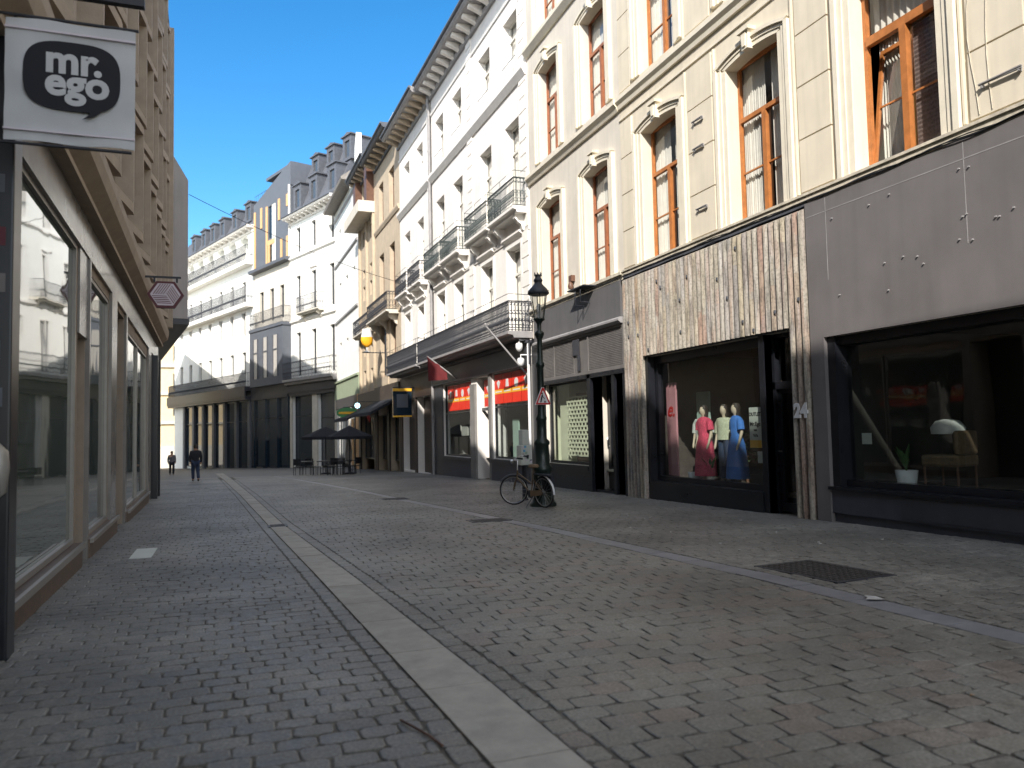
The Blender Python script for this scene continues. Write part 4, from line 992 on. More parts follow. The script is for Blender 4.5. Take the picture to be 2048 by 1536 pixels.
N = Fr(9.5, 24, TW, 26.7)
N.thing('narrow_buff_building', 'narrow buff building with a loft balcony and small windows', 'building')
holes = [(c-.5, c+.5, z, z+1.0) for c in (28.3, 30.9) for z in (4.9, 6.9, 10.9, 14.8)]+[(c-.5, c+.5, 12.5, 13.1) for c in (28.3, 30.9)]+[(27.2, 32.4, -1.2, 2.7, .4), (28.0, 31.5, 17.0, 19.4, .7)]
wallmb(26.7, 33.1, -1.8, 20.2, holes, .3, 10).build('wall', 'beige', N)
for c in (28.3, 30.9):
    for z in (4.9, 6.9, 10.9, 14.8): window(N, wproto('nw', 1.0, 1.0, .3, 'dark_wood', 'pane_far', 'mullion', None, .06), c, z)
    window(N, wproto('nw2', 1.0, .6, .3, 'dark_wood', 'pane_far', 'none', None, .06), c, 12.5)
q = MB()
for s in (27.1, 29.6, 32.3): q.box(s-.14, s+.14, 0, .16, 4.4, 16.3)
q.build('pilaster', 'beige', N)
q = MB(); q.box(26.9, 32.9, 0, 1.1, 16.2, 16.42); q.box(26.9, 32.9, 1.0, 1.1, 16.42, 16.95); q.box(26.9, 27.0, 0, 1.0, 16.42, 16.95); q.build('loft_balcony', 'pale', N)
q = MB(); q.box(27.1, 28.0, .0, .5, 17.0, 19.6); q.box(31.5, 32.4, 0, .5, 17.0, 19.6); q.build('loft_side_pier', 'dark_wood', N)
cornice(N, 26.7, 33.1, 19.9, .9, 'slate', 'beige', .9)
q = MB(); q.prof([(.6, 20.1), (-5, 23.5), (-10, 20.1)], 26.7, 33.1); q.build('roof', 'slate_light', N)
balcony(N, 26.9, 32.6, 8.45, .6, 1.05, 'ornate', 'iron', .2, (), top=False, slabm='pale')
q = MB(); q.box(26.7, 33.1, 0, .18, 3.0, 4.3); q.box(26.7, 27.2, 0, .12, -1.7, 3.0); q.box(32.4, 33.1, 0, .12, -1.7, 3.0); q.build('shopfront', 'tan_board', N)
q = MB(); q.prof([(.02, 3.3), (1.9, 2.5), (1.95, 2.3), (1.8, 2.42), (.02, 3.1)], 27.0, 32.8); q.build('awning', 'parasol', N)
shopwin(N, 27.2, 32.4, -.3, 2.7, -.25, 'mirror_blue')

S_ = Fr(9.5, 24, TW, 33.2)
S_.thing('white_gabled_building', 'plain bright white building with dark string courses and tiny windows', 'building')
ws = [(c, z) for c in (35.2, 38.7, 42.2) for z in (7.8, 12.9, 17.5)]
holes = [(c-.5, c+.5, z, z+1.35) for c, z in ws]+[(34.0, 37.2, -1.6, 3.6, .4), (37.8, 44.6, -1.6, 3.6, .4)]
wallmb(33.2, 45.35, -2.2, 21.0, holes, .26, 10).build('wall', 'purewhite', S_)
for c, z in ws: window(S_, wproto('sw', 1.0, 1.35, .26, 'white_wood', 'pane_pale', 'mullion', None, .06), c, z)
q = MB()
for z in (20.05, 15.95, 11.0): q.prof([(0, z-.06), (.12, z+.02), (.12, z+.16), (0, z+.2)], 33.6, 45.0)
q.build('string_course', 'ledge', S_)
q = MB(); q.box(33.2, 45.35, 0, .1, 4.4, 5.75); q.prof([(0, 5.75), (.2, 5.8), (.2, 5.95), (0, 6.0)], 33.2, 45.35); q.build('sage_fascia', 'greenpanel', S_)
q = MB(); q.prism([(33.2, 20.9), (34.8, 20.9), (34.6, 21.7), (34.0, 22.0), (33.9, 23.0), (33.2, 24.0)], -.3, .1); q.box(33.2, 34.9, 0, .35, 20.2, 20.5); q.box(33.2, 35.0, 0, .5, 20.5, 20.8); q.build('gable_scroll', 'purewhite', S_)
q = MB(); q.prof([(.95, 20.9), (1.0, 21.1), (-5, 25.5), (-10, 21.0), (0, 20.9)], 34.9, 45.35); rs_ = q.build('roof', 'slate_light', S_)
for c, cc in ((34.3, 'wood_warm'), (37.0, 'purewhite')):
    q = MB(); q.box(c-.3, c+.3, -.1, .08, -1.8, 3.9); q.build('shop_pillar', cc, S_)
for a, b, cc in ((33.2, 33.9, 'wood_warm'), (37.2, 37.8, 'pale'), (44.6, 45.35, 'pale')):
    q = MB(); q.box(a, b, .002, .10, -2, 4.4); q.build('shop_pillar', cc, S_)
q = MB(); q.box(33.9, 44.6, .002, .12, 3.6, 4.4); q.build('shop_header', 'darkgrey', S_)
shopwin(S_, 34.0, 37.2, -1.0, 3.6, -.3, 'pane_pale'); shopwin(S_, 37.8, 44.6, -1.0, 3.6, -.3, 'pane_far')
q = MB(); q.box(35.2, 36.2, .13, .17, -.9, 2.6); q.build('door_panel', 'wood_warm', S_)

TF = 110
FX, FY = 8.71, 69.42
W = Fr(FX, FY, TF, -.7)
W.thing('white_corniced_building', 'bright white building facing down the street with bracketed cornice and slate dormers', 'building')
cW = [.45, 4.1, 7.4]; hW = [(7.1, 4.15), (13.0, 3.75), (19.05, 2.4)]
holes = [(c-.48, c+.48, z, z+h) for c in cW for z, h in hW]+[(-.4, 3.4, -2.4, 5.2, .5), (4.4, 8.9, -2.4, 5.2, .5)]
wallmb(-.7, 9.25, -3, 22.6, holes, .3, 12).build('wall', 'purewhite', W)
for c in cW:
    for k, (z, h) in enumerate(hW):
        window(W, wproto(('Ww', k), .96, h, .3, 'dark_wood' if k < 0 else 'darkgrey', 'pane_far', 'plainT', None, .08, .72), c, z)
        plain_surround(W, c, z, .96, h, 'white_trim', k == 1 and c == 4.1)
q = MB(); q.prof([(0, 18.45), (.2, 18.6), (.2, 18.75), (0, 18.8)], -.7, 9.25); q.prof([(0, 12.2), (.2, 12.35), (.2, 12.5), (0, 12.5)], -.7, 9.25); q.build('string_course', 'white_trim', W)
cornice(W, -.8, 9.3, 22.5, .9, 'white_trim', 'white_trim', .9)
balcony(W, 2.0, 6.5, 12.95, .75, 1.45, 'plain', 'iron', .16, (2.6, 5.9), top=False, slabm='pale', t=.014)
balcony(W, -.9, 9.3, 6.75, .9, 1.6, 'scroll', 'iron', .3, (), top=False, slabm='ledge', thick=.5, t=.016)
q = MB(); q.prof([(.1, 22.75), (-2.2, 28.2), (-9.8, 28.2), (-12, 22.75)], -.7, 9.25); rf = q.build('mansard_roof', 'slate', W)
def dormer(fr, c, z, w, h, y, rf, label=None):
    q = MB(); q.box(c-w/2, c-w*.28, y, y-3, z, z+h); q.box(c+w*.28, c+w/2, y, y-3, z, z+h); q.box(c-w*.28, c+w*.28, y, y-3, z+h*.82, z+h); q.box(c-w*.28, c+w*.28, y, y-3, z, z+h*.12)
    q.prof([(y+.15, z+h), (y+.15, z+h+.12), (y-3, z+h+.12), (y-3, z+h)], c-w*.6, c+w*.6)
    q.prism([(c-w*.6, z+h+.12), (c+w*.6, z+h+.12), (c, z+h+.42)], y-.0, y-3)
    o = q.build('dormer', 'slate', fr, parent=rf)
    p = MB(); p.add([(c-w*.28, y-.12, z+h*.12), (c+w*.28, y-.12, z+h*.12), (c+w*.28, y-.12, z+h*.82), (c-w*.28, y-.12, z+h*.82)], [(3, 2, 1, 0)]); p.build('dormer_pane', 'pane_far', fr, parent=rf)
for c in (.6, 4.4, 7.9): dormer(W, c, 23.3, 1.7, 2.5, -.1, rf)
for c in (-.2, 3.0, 6.2): dormer(W, c, 26.2, 1.6, 2.2, -1.2, rf)
q = MB(); q.box(-.4, 9.2, .002, .3, 5.2, 5.8); q.box(-.7, 9.25, .3, .42, 5.5, 6.2); q.build('dark_canopy', 'darkgrey', W)
q = MB(); q.box(3.4, 4.4, 0, .14, -2.5, 5.3); q.box(8.85, 9.25, 0, .14, -2.5, 5.3); q.box(-.7, -.4, 0, .14, -2.5, 5.3); q.build('shop_pillar', 'pale', W)
shopwin(W, -.4, 3.4, -1.4, 5.2, -.3, 'pane_far', 'darkgrey', 3.0); shopwin(W, 4.4, 8.9, -1.6, 5.2, -.3, 'mirror_blue', 'darkgrey', 3.2)
p = MB(); p.tube([(-.62, .12, 22.3), (-.62, .12, 10.2), (-.75, .12, 9.7), (-.75, .12, -2)], .09, 6); p.build('downpipe', 'darkgrey', W)

G = Fr(FX, FY, TF, 9.3)
G.thing('dark_clad_building', 'modern dark grey clad building with timber stripes above a pale lower front', 'building')
cG = [11.3, 13.8, 16.45]
holes = [(c-.5, c+.5, 13.2, 16.5) for c in cG]+[(13.05, 14.05, 19.1, 21.0), (14.0, 14.95, 22.0, 25.2)]
wallmb(9.3, 18.45, -3, 18.7, holes[:3], .3, 12).build('wall', 'pale', G)
holes2 = [(12.9, 14.3, 19.1, 21.1), (13.2, 14.6, 21.8, 25.2)]
q = wallmb(9.3, 18.6, 18.9, 26.2, holes2, .2, 12, True); q.build('dark_cladding', 'grey_metal', G)
for c in cG: window(G, wproto('gw', 1.0, 3.3, .3, 'darkgrey', 'pane_far', 'plainT', None, .08, .75), c, 13.2)
p = MB(); p.add([(12.9, -.1, 19.1), (14.3, -.1, 19.1), (14.3, -.1, 21.1), (12.9, -.1, 21.1)], [(3, 2, 1, 0)]); p.add([(13.2, -.1, 21.8), (14.6, -.1, 21.8), (14.6, -.1, 25.2), (13.2, -.1, 25.2)], [(3, 2, 1, 0)]); p.build('tall_window', 'mirror_blue', G)
q = MB()
for s, za, zb in ((18.2, 19.0, 25.4), (16.45, 23.3, 25.5), (15.0, 19.1, 25.3), (14.4, 19.1, 21.1), (11.9, 23.2, 25.4), (9.9, 24.2, 25.4), (11.35, 19.0, 21.2), (9.95, 18.95, 21.2)):
    q.box(s-.2, s+.2, .002, .08, za, zb)
q.box(12.9, 14.9, .002, .08, 21.1, 21.6); q.build('timber_stripe', 'wood_warm', G)
q = MB()
for s in (12.9, 13.55, 13.2): q.box(s-.05, s+.05, 0, .06, 19.1, 25.2)
q.box(9.3, 9.34, .0, .2, 18.9, 26.2); q.build('window_fin', 'white_trim', G)
q = MB(); q.prof([(0, 18.6), (.6, 18.7), (.6, 19.0), (0, 19.05)], 9.3, 18.7); q.build('dark_eave', 'slate', G)
q = MB(); q.add([(9.3, -.05, 26.2), (18.6, -.05, 26.2), (18.6, -.05, 26.3), (9.3, -.05, 28.6), (9.3, -3, 28.6), (9.3, -3, 26.2)], [(0, 1, 2, 3), (0, 3, 4, 5)]); 
q.box(9.5, 16.2, -.4, -5, 28.4, 28.7); q.box(9.6, 16.0, -2.5, -5, 26.2, 28.4); q.box(9.2, 9.6, 0, -3, 26.2, 28.0); q.build('roof_terrace', 'grey_metal', G)
q = MB(); railing(q, 9.4, 18.5, 26.2, 27.2, -.1, 'plain', False, .5); q.build('terrace_railing', 'iron', G)
q = MB(); q.box(9.2, 17.6, .0, .85, 6.5, 12.45); q.box(9.1, 17.7, 0, .95, 12.2, 12.5); bay = q.build('bay_front', 'grey_metal', G)
for c in (10.9, 13.4, 15.9):
    q = MB(); w_ = 1.0; q.box(c-w_/2-.1, c-w_/2, .85, .95, 7.3, 11.4); q.box(c+w_/2, c+w_/2+.1, .85, .95, 7.3, 11.4); q.box(c-w_/2, c+w_/2, .85, .93, 9.9, 10.02); q.build('bay_window', 'slate', G, parent=bay)
    p = MB(); p.box(c-w_/2, c+w_/2, .852, .87, 7.3, 11.4); p.build('pane', 'pane_pale', G, parent=bay)
q = MB(); railing(q, 9.2, 17.6, 12.5, 14.1, .85, 'plain', True, .14, t=.013); q.build('balcony_railing', 'iron', G)
q = MB(); q.box(9.3, 18.4, .002, .4, 5.2, 6.5); q.build('dark_canopy', 'darkgrey', G)
q = MB(); 
for s in (9.6, 12.2, 15.2, 18.2): q.box(s-.3, s+.3, 0, .3, -2.6, 5.2)
q.build('shop_pillar', 'mirror_blue', G)
shopwin(G, 9.9, 17.9, -1.8, 5.2, .09, 'mirror_blue', 'black', 3.2)

T = Fr(FX, FY, TF, 18.7)
T.thing('white_loggia_building', 'long white building at the street bend with rows of balustrades and a top loggia', 'building')
cT = [21.4, 25.0, 28.6, 32.2, 35.8, 39.4, 43.0]
hT = [(8.2, 2.4), (12.4, 2.55), (16.1, 2.3)]
holes = [(c-.55, c+.55, z, z+h) for c in cT for z, h in hT]
ar = [(c-1.25, c+1.25, 20.6, 23.55, 1.6) for c in cT]
wallmb(18.7, 46, -4, 24.2, holes+ar, .35, 12).build('wall', 'purewhite', T)
for c in cT:
    for k, (z, h) in enumerate(hT): window(T, wproto(('Tw', k), 1.1, h, .35, 'darkgrey', 'pane_far', 'plainT', None, .08, .75), c, z)
    p = MB(); p.box(c-1.2, c+1.2, -1.5, -1.58, 20.6, 23.5); p.build('loggia_back', 'purewhite', T)
    plain_surround(T, c, 12.4, 1.1, 2.55, 'white_trim', True)
    q = MB(); q.prism([(c-1.25, 23.56), (c-1.25, 22.9), (c-1.0, 23.3), (c-.5, 23.5), (c, 23.56)], -.3, .003); q.prism([(c+1.25, 23.56), (c+1.25, 22.9), (c+1.0, 23.3), (c+.5, 23.5), (c, 23.56)], -.3, .003); q.build('arch_head', 'purewhite', T)
for z, zz in ((20.4, 22.0), (15.8, 17.5), (6.75, 8.2)):
    b = MB(); b.box(18.7, 46, 0, .85, z-.5, z-.05); bo = b.build('balcony', 'white_trim' if z > 10 else 'darkgrey', T)
    b = MB(); railing(b, 18.8, 45.9, z-.05, zz, .8, 'plain', True, .16, t=.02); b.build('railing', 'iron', T, parent=bo)
cornice(T, 18.6, 46, 24.0, .8, 'white_trim', 'white_trim', 1.4)
q = MB(); q.prof([(-.2, 24.25), (-1.8, 27.6), (-10, 27.6), (-12, 24.25)], 18.7, 46); rf = q.build('mansard_roof', 'slate', T)
for c in (21.5, 25.6, 29.6, 32.9, 36.2, 40): dormer(T, c, 25.2, 1.7, 2.1, -.5, rf)
q = MB(); q.box(18.7, 46, .85, 1.0, 5.6, 6.7); q.box(18.7, 46, 0, .9, 5.3, 5.7); q.build('dark_canopy', 'darkgrey', T)
q = MB()
for s in (19.2, 23.0, 26.6, 30.2, 33.8, 37.4, 41): q.box(s-.32, s+.32, 0, .35, -3.3, 5.3)
q.build('shop_pillar', 'grey_metal', T)
for a, b in zip((19.5, 23.3, 26.9, 30.5, 34.1, 37.7), (22.7, 26.3, 29.9, 33.5, 37.1, 40.7)): shopwin(T, a, b, -2.2, 5.2, .09, 'mirror_blue', 'black', 3.0)

Y_ = Fr(-1, 122, 180, 0.0)
Y_.thing('yellow_distant_building', 'distant pale yellow building closing the gap at the street end', 'building')
hy = [(c-.6, c+.6, z, z+2.2) for c in (3.0, 6.2, 9.4, 12.6) for z in (4.5, 8.5, 12.5)]
wallmb(0, 22, -5, 18, hy, .25, 8).build('wall', 'yellow_render', Y_)
for c in (3.0, 6.2, 9.4, 12.6):
    for z in (4.5, 8.5, 12.5): window(Y_, wproto('yw', 1.2, 2.2, .25, 'white_wood', 'pane_far', 'mullion', None, .08), c, z)
q = MB()
for z in (3.4, 7.6, 11.6, 17): q.box(0, 22, 0, .3, z, z+.35)
q.build('string_course', 'pale', Y_)
q = MB(); q.box(0, 22, 0, .2, -5, .2); q.build('shopfront', 'pale', Y_)

# =====================================================================
# LEFT SIDE
# =====================================================================
TL = 90+1.5+180
def lf(y): return -y      # s runs towards the camera
L_ = Fr(-1.6, 0, TL, -28.6)
L_.thing('brown_stone_building', 'tall brown stone building on the left with slanting window fins above mirror shopfronts', 'building')
holes = [(-11.4, -6.95, .17, 4.05, .06), (-12.2, -11.52, -.3, 2.9, .35), (-15.0, -12.3, .12, 3.9, .08), (-17.6, -15.85, -.4, 3.95, .9), (-24.1, -17.9, .0, 3.8, .08), (-27.8, -25.3, -.2, 3.7, .3), (-6.2, 14, .17, 4.05, .06)]
wallmb(-28.6, 14, -1.2, 5.0, holes, .1, 8).build('wall', 'pebble', L_)
def pn(a, b, z0, z1, y, matn='mirror_pane', name='shop_window', fm='metal_pale', t=.06):
    q = MB(); q.box(a, a+t, y-.02, y+.04, z0, z1); q.box(b-t, b, y-.02, y+.04, z0, z1); q.box(a+t, b-t, y-.02, y+.04, z1-t, z1); q.box(a+t, b-t, y-.02, y+.05, z0, z0+t)
    o = q.build(name, fm, L_); p = MB(); p.add([(a+t/2, y, z0+t/2), (b-t/2, y, z0+t/2), (b-t/2, y, z1-t/2), (a+t/2, y, z1-t/2)], [(3, 2, 1, 0)]); p.build('pane', matn, L_, parent=o)
pn(-11.4, -6.95, .17, 4.05, -.04); pn(-15.0, -12.3, .12, 3.9, -.05); pn(-21.0, -17.9, 0, 3.8, -.05); pn(-24.1, -21.1, 0, 3.8, -.05); pn(-27.8, -25.3, -.2, 3.7, -.2); pn(-6.2, 4, .17, 4.05, -.04); pn(4, 14, .17, 4.05, -.04)
q = MB(); q.box(-17.6, -15.85, -.85, -.9, -.4, 3.95); q.build('dark_doorway', 'black', L_)
q = MB(); n = 40
for i in range(n):
    z = -.1+3.0*i/n; q.prof([(-.30, z), (-.27, z+.01), (-.27, z+.06), (-.30, z+.07)], -12.2, -11.52)
q.box(-12.2, -11.52, -.34, -.30, -.3, 2.9); q.build('roller_shutter', 'pebble_light', L_)
q = MB(); q.box(-28.6, 14, .0, .05, 4.05, 4.62); q.box(-12.28, -11.48, 0, .03, 2.9, 4.05); q.box(-12.3, -12.22, .0, .06, -.3, 4.05); q.box(-15.85, -15.02, 0, .05, -.3, 4.05); q.box(-17.88, -17.62, 0, .05, -.4, 4.05); q.box(-25.28, -24.12, 0, .05, -.5, 4.05)
q.build('grey_shop_cladding', 'polished', L_)
q = MB(); q.box(-11.45, 14, .0, .10, -.5, .16); q.box(-15.85, -12.3, 0, .08, -.6, .10); q.box(-24.1, -17.9, 0, .08, -.8, -.02); q.build('plinth', 'plinth', L_)
q = MB(); q.box(-11.45, 14, .10, .14, .10, .17); q.box(-15.85, -12.3, .08, .12, .05, .11); q.box(-24.1, -17.9, .08, .12, -.05, .0); q.build('window_sill', 'metal_pale', L_)
q = MB(); q.prof([(0, 4.62), (.10, 4.62), (.34, 4.80), (.38, 4.95), (.38, 5.1), (0, 5.2)], -28.6, 14); q.prof([(.0, 4.55), (.2, 4.55), (.2, 4.62), (0, 4.62)], -28.6, 14); q.build('shop_cornice', 'pebble_light', L_)
# upper storeys: recessed wall plus buff fins and angled reveals
FL = 4; fh = 2.60; z0u = 5.2
uh = []; fins = MB(); jam = MB()
for k in range(FL):
    z = z0u+k*fh; off = 0 if k % 2 else 1.4
    s = -28.2+off*.5
    while s < 12:
        uh.append((s, s+1.15, z+.35, z+fh-.25, .35)); s += 2.15
up = wallmb(-28.6, 14, 5.2, 5.2+FL*fh+.1, uh, .35, 9); up.v = [(x, y+.12, z) for x, y, z in up.v]; up.build('upper_wall', 'pebble', L_)
for (a, b, c, d, _) in uh:
    # slanting stone hood: deeper at the far side of every window
    vs = []
    for (s, y) in ((a-.18, .40), (a-.02, .40), (b+.16, .20), (b+.16, .0), (a-.18, .0)):
        vs.append((s, y))
    for z1_, z2_ in ((c-.16, c), (d, d+.16)):
        m_ = len(vs); fins.add([(s, y+.0, z1_) for s, y in vs]+[(s, y, z2_) for s, y in vs], [tuple(range(m_)), tuple(range(2*m_-1, m_-1, -1))]+[((i+1) % m_, i, m_+i, m_+(i+1) % m_) for i in range(m_)])
    fins.box(a-.18, a-.02, .12, .40, c, d)
    fins.box(b+.02, b+.16, .12, .2, c, d)
fins.build('window_fin', 'pebble_light', L_)
pwm = MB()
for (a, b, c, d, _) in uh: pwm.add([(a, -.15, c), (b, -.15, c), (b, -.15, d), (a, -.15, d)], [(3, 2, 1, 0)])
for i_, (a, b, c, d, _) in enumerate(uh):
    if i_ < 99:
        q = MB(); q.box(a, a+.05, -.15, -.09, c, d); q.box(b-.05, b, -.15, -.09, c, d); q.box(a+.05, b-.05, -.15, -.09, c, c+.05); q.box(a+.05, b-.05, -.15, -.09, d-.05, d); q.box((a+b)/2-.03, (a+b)/2+.03, -.15, -.09, c+.05, d-.05)
        wq = q.build('window', 'dark_wood', L_)
        p = MB(); p.add([(a, -.13, c), (b, -.13, c), (b, -.13, d), (a, -.13, d)], [(3, 2, 1, 0)]); p.build('pane', 'pane_far', L_, parent=wq)
q = MB()
for k in range(1, FL+1): q.box(-28.6, 14, .12, .26, z0u+k*fh-.14, z0u+k*fh+.10)
q.box(-28.65, -28.3, .12, .5, 5.2, z0u+FL*fh); q.build('floor_band', 'pebble_light', L_)
q = MB(); q.box(-28.7, 14, -9, .34, z0u+FL*fh+.0, z0u+FL*fh+.28)
for a_, b_, h_ in ((5.7, 14, 17.25), (1.7, 5.7, 16.5), (-.5, 1.7, 16.95), (-28.7, -16.5, 18.2)): q.box(a_, b_, -3.0, .30, z0u+FL*fh+.28, h_); q.build('shading_parapet', 'pebble_light', L_)  # unseen roof blocks, heights stepped to shape the shadow edge opposite
# posts along the far shop
q = MB()
for s in (-25.9, -27.3): q.box(s-.1, s+.1, .02, .2, -.6, 4.0)
q.build('dark_post', 'black', L_)

# grey gabled house beyond, upper floors overhanging
Q_ = Fr(-1.40, 29.0, 98+180, -48.0)
Q_.thing('grey_gabled_building', 'plain grey rendered house on the left overhanging the street beyond the brown stone building', 'building')
q = MB()
q.prof([(0, 5.6), (0, 10.5), (-1.0, 12.2), (-1.4, 13.2), (-6.5, 17.5), (-13, 13), (-13, 5.6)], -48, 0); q.build('wall', 'grey_render', Q_)
q = MB(); q.box(-48, -.3, -2.1, -13, -4, 5.6); lo = q.build('ground_floor', 'pale', Q_)
q = MB(); qi = Matrix.Translation(Q_.loc) @ Matrix.Rotation(R(Q_.th), 4, 'Z'); qi = qi.inverted()
for ya, yb, hh in ((29.3, 38, 22.2), (38, 47, 18.3), (47, 60, 24.5), (60, 76, 20.8), (76, 104, 16.3)):
    fx = lambda y: -.07*y-1.25
    pts = [(fx(ya), ya), (fx(yb), yb), (fx(yb)-9, yb), (fx(ya)-9, ya)]
    vs = [tuple(qi @ Vector((x, y, z))) for z in (-4, hh) for x, y in pts]; vs = [(x+Q_.s0, y, z+Q_.z0) for x, y, z in vs]
    q.add(vs, [(0, 3, 2, 1), (4, 5, 6, 7), (0, 1, 5, 4), (1, 2, 6, 5), (2, 3, 7, 6), (3, 0, 4, 7)])
q.build('shade_block', 'pale', Q_)  # unseen blocks added to cast shade on the far facades
q = MB(); q.prof([(.05, 5.4), (.05, 5.62), (-2.2, 5.62), (-2.2, 5.4)], -48.0, -.02); q.build('overhang_soffit', 'darkgrey', Q_)
q = MB()
for s in range(-46, -2, 5): q.box(s, s+3.4, -2.1, -2.05, .0, 4.0)
q.build('shop_window', 'mirror_blue', Q_)
q = MB(); 
for s in range(-44, -2, 6):
    for z in (6.4, 8.6): q.box(s, s+1.1, -.02, .02, z, z+1.5)
q.build('window', 'pane_far', Q_)
q = MB(); q.box(-.55, -.15, -1.9, -1.5, -1.0, 5.4); q.build('pillar', 'pebble', Q_)

# =====================================================================
# SIGNS, POLES, LAMP
# =====================================================================
# black corner post by the camera
P_ = Fr(-1.645, 6.75, 180, 0)
P_.thing('black_post', 'black corner post with stickers at the left edge of the picture', 'post')
q = MB(); q.box(-.12, .12, -.12, .12, -.3, 5.0); q.build('post', 'black', P_, bevel=.015)
q = MB(); r = random.Random(4)
for z, c in ((3.35, 0), (2.95, 1), (2.1, 2), (1.75, 0), (2.6, 3)):
    q.cur = c; x = r.uniform(-.08, .0); q.box(x, x+.1, .12, .124, z, z+.14)
q.build('sticker', ['grey_metal', 'maroon', 'slate', 'panel'], P_)
q = MB(); q.lathe([(.02, 1.05), (.11, 1.12), (.13, 1.3), (.12, 1.42), (.05, 1.5)], (0, .14), 14, 1, .5); q.build('grey_dome', 'metal_pale', P_)
# banner
Bn = Fr(-1.09, 6.25, 180, 0, z=gz(6.25))
Bn.thing('shop_banner', 'square pale grey cloth banner with black speech bubble reading mr. ego', 'banner sign')
q = MB(); nx, nz = 16, 18; vs = []
for i in range(nx+1):
    for j in range(nz+1):
        x = -.42+.84*i/nx; z = 3.63+.90*j/nz; vs.append((x, .006*math.sin(j*1.1+i*.2)+.008*math.sin(i*.55+1)+.006*math.sin((i-j)*.5), z+.004*math.sin(i*.7)))
fs = [(i*(nz+1)+j, (i+1)*(nz+1)+j, (i+1)*(nz+1)+j+1, i*(nz+1)+j+1) for i in range(nx) for j in range(nz)]
q.add(vs, [f[::-1] for f in fs], True); q.add([(a, b-.006, c) for a, b, c in vs], fs, True)
cloth = q.build('cloth', 'banner', Bn)
q = MB(); q.box(-.42, .42, -.012, .022, 4.44, 4.455); q.box(-.42, .42, -.012, .022, 3.70, 3.712); q.build('cloth_seam', 'sign_grey', Bn, parent=cloth)
def bubble():
    pts = []
    for i in range(44):
        a = 2*math.pi*i/44; e = .62
        ca, sa = math.cos(a), math.sin(a)
        pts.append((-.01+.29*1.08*abs(ca)**e*(1 if ca > 0 else -1), 4.125+.255*abs(sa)**(e*1.08)*(1 if sa > 0 else -1)))
    return pts
q = MB(); pts = bubble(); q.prism(pts, .022, .026)
q.prism([(-.28, 4.05), (-.262, 3.98), (-.215, 3.90), (-.16, 3.85), (-.075, 3.815), (-.125, 3.86), (-.115, 3.91), (.0, 3.93)], .0225, .0265); q.build('speech_bubble', 'ink', Bn, parent=cloth)
t1 = textmb('mr', .285, .165, .0275, 4.15, .010, .003, align='LEFT'); t1 = textmb('ego', .285, .165, .0275, 3.985, .010, .003, align='LEFT', mb=t1)
t1.lathe([(.001, 0)], (0, 0), 3, cap=False) if 0 else None
t1.prism([(-.175+.026*math.cos(2*math.pi*i/14), 4.165+.026*math.sin(2*math.pi*i/14)) for i in range(14)], .026, .029)
t1.build('lettering', 'print_white', Bn, parent=cloth)
q = MB(); q.tube([(.5, 0, 4.545), (-.44, 0, 4.545)], .012, 8); q.tube([(.5, 0, 3.61), (-.40, 0, 3.61)], .012, 8); q.box(-.48, .3, -.03, .03, 4.73, 4.79); q.build('banner_arm', 'iron', Bn)
# hexagonal sign on its bracket
Hx = Fr(-1.30, 17.9, 180, 0)
Hx.thing('hexagon_sign', 'maroon framed hexagonal sign with striped cube pattern projecting from the left facade', 'sign')
hexp = lambda r_: [(r_*math.cos(R(60*i)), 4.53+r_*.9*math.sin(R(60*i))) for i in range(6)]
q = MB(); q.prism(hexp(.36), -.06, .06); fo = q.build('frame', 'maroon', Hx)
q = MB(); q.prism(hexp(.30), .06, .066); q.build('sign_face', 'sign_grey', Hx)
q = MB(); V3 = [(0, 4.53)]+hexp(.285)
for k in range(3):
    a, b, c = V3[1+2*k], V3[1+(2*k+1) % 6], V3[1+(2*k+2) % 6]
    o_ = V3[0]
    for j in range(1, 6):
        t = j/6
        p0 = (o_[0]+(a[0]-o_[0])*t, o_[1]+(a[1]-o_[1])*t); p1 = (c[0]+(b[0]-c[0])*t, c[1]+(b[1]-c[1])*t)
        dx, dz = p1[0]-p0[0], p1[1]-p0[1]; l = math.hypot(dx, dz); nx_, nz_ = -dz/l*.008, dx/l*.008
        q.prism([(p0[0]-nx_, p0[1]-nz_), (p1[0]-nx_, p1[1]-nz_), (p1[0]+nx_, p1[1]+nz_), (p0[0]+nx_, p0[1]+nz_)], .066, .07)
q.build('stripe_pattern', 'maroon', Hx)
q = MB(); q.box(-.3, .75, -.02, .02, 4.89, 4.93); q.box(.2, .24, -.02, .02, 4.80, 4.9); q.box(-.24, -.2, -.02, .02, 4.80, 4.9); q.build('bracket', 'iron', Hx)

# street lamp
Lp = Fr(6.58, 16.2, 180, 0)
Lp.thing('street_lamp', 'old dark green cast iron street lamp with crowned lantern', 'street lamp')
g0 = Lp.z0
q = MB(); q.lathe([(.30, g0-.05), (.30, g0+.06), (.25, g0+.10), (.24, g0+.18), (.20, g0+.22), (.19, g0+.75), (.22, g0+.80), (.22, g0+.87), (.17, g0+.92), (.155, g0+1.35), (.18, g0+1.38), (.18, g0+1.44), (.12, g0+1.5), (.10, g0+1.9), (.125, g0+1.93), (.125, g0+1.98), (.085, g0+2.05), (.075, g0+3.1), (.10, g0+3.14), (.10, g0+3.2), (.065, g0+3.25), (.058, g0+3.75), (.085, g0+3.8), (.11, g0+3.86), (.11, g0+3.90), (.05, g0+3.95), (.05, g0+4.1), (.09, g0+4.16)], (0, 0), 20)
pc = q.build('post', 'lamp_green', Lp)
q = MB()
for i in range(10):
    a = 2*math.pi*i/10; q.tube([(.195*math.cos(a), .195*math.sin(a), g0+.24), (.19*math.cos(a), .19*math.sin(a), g0+.74)], .014, 5)
q.build('fluting', 'lamp_green', Lp, parent=pc)
zL = g0+4.16
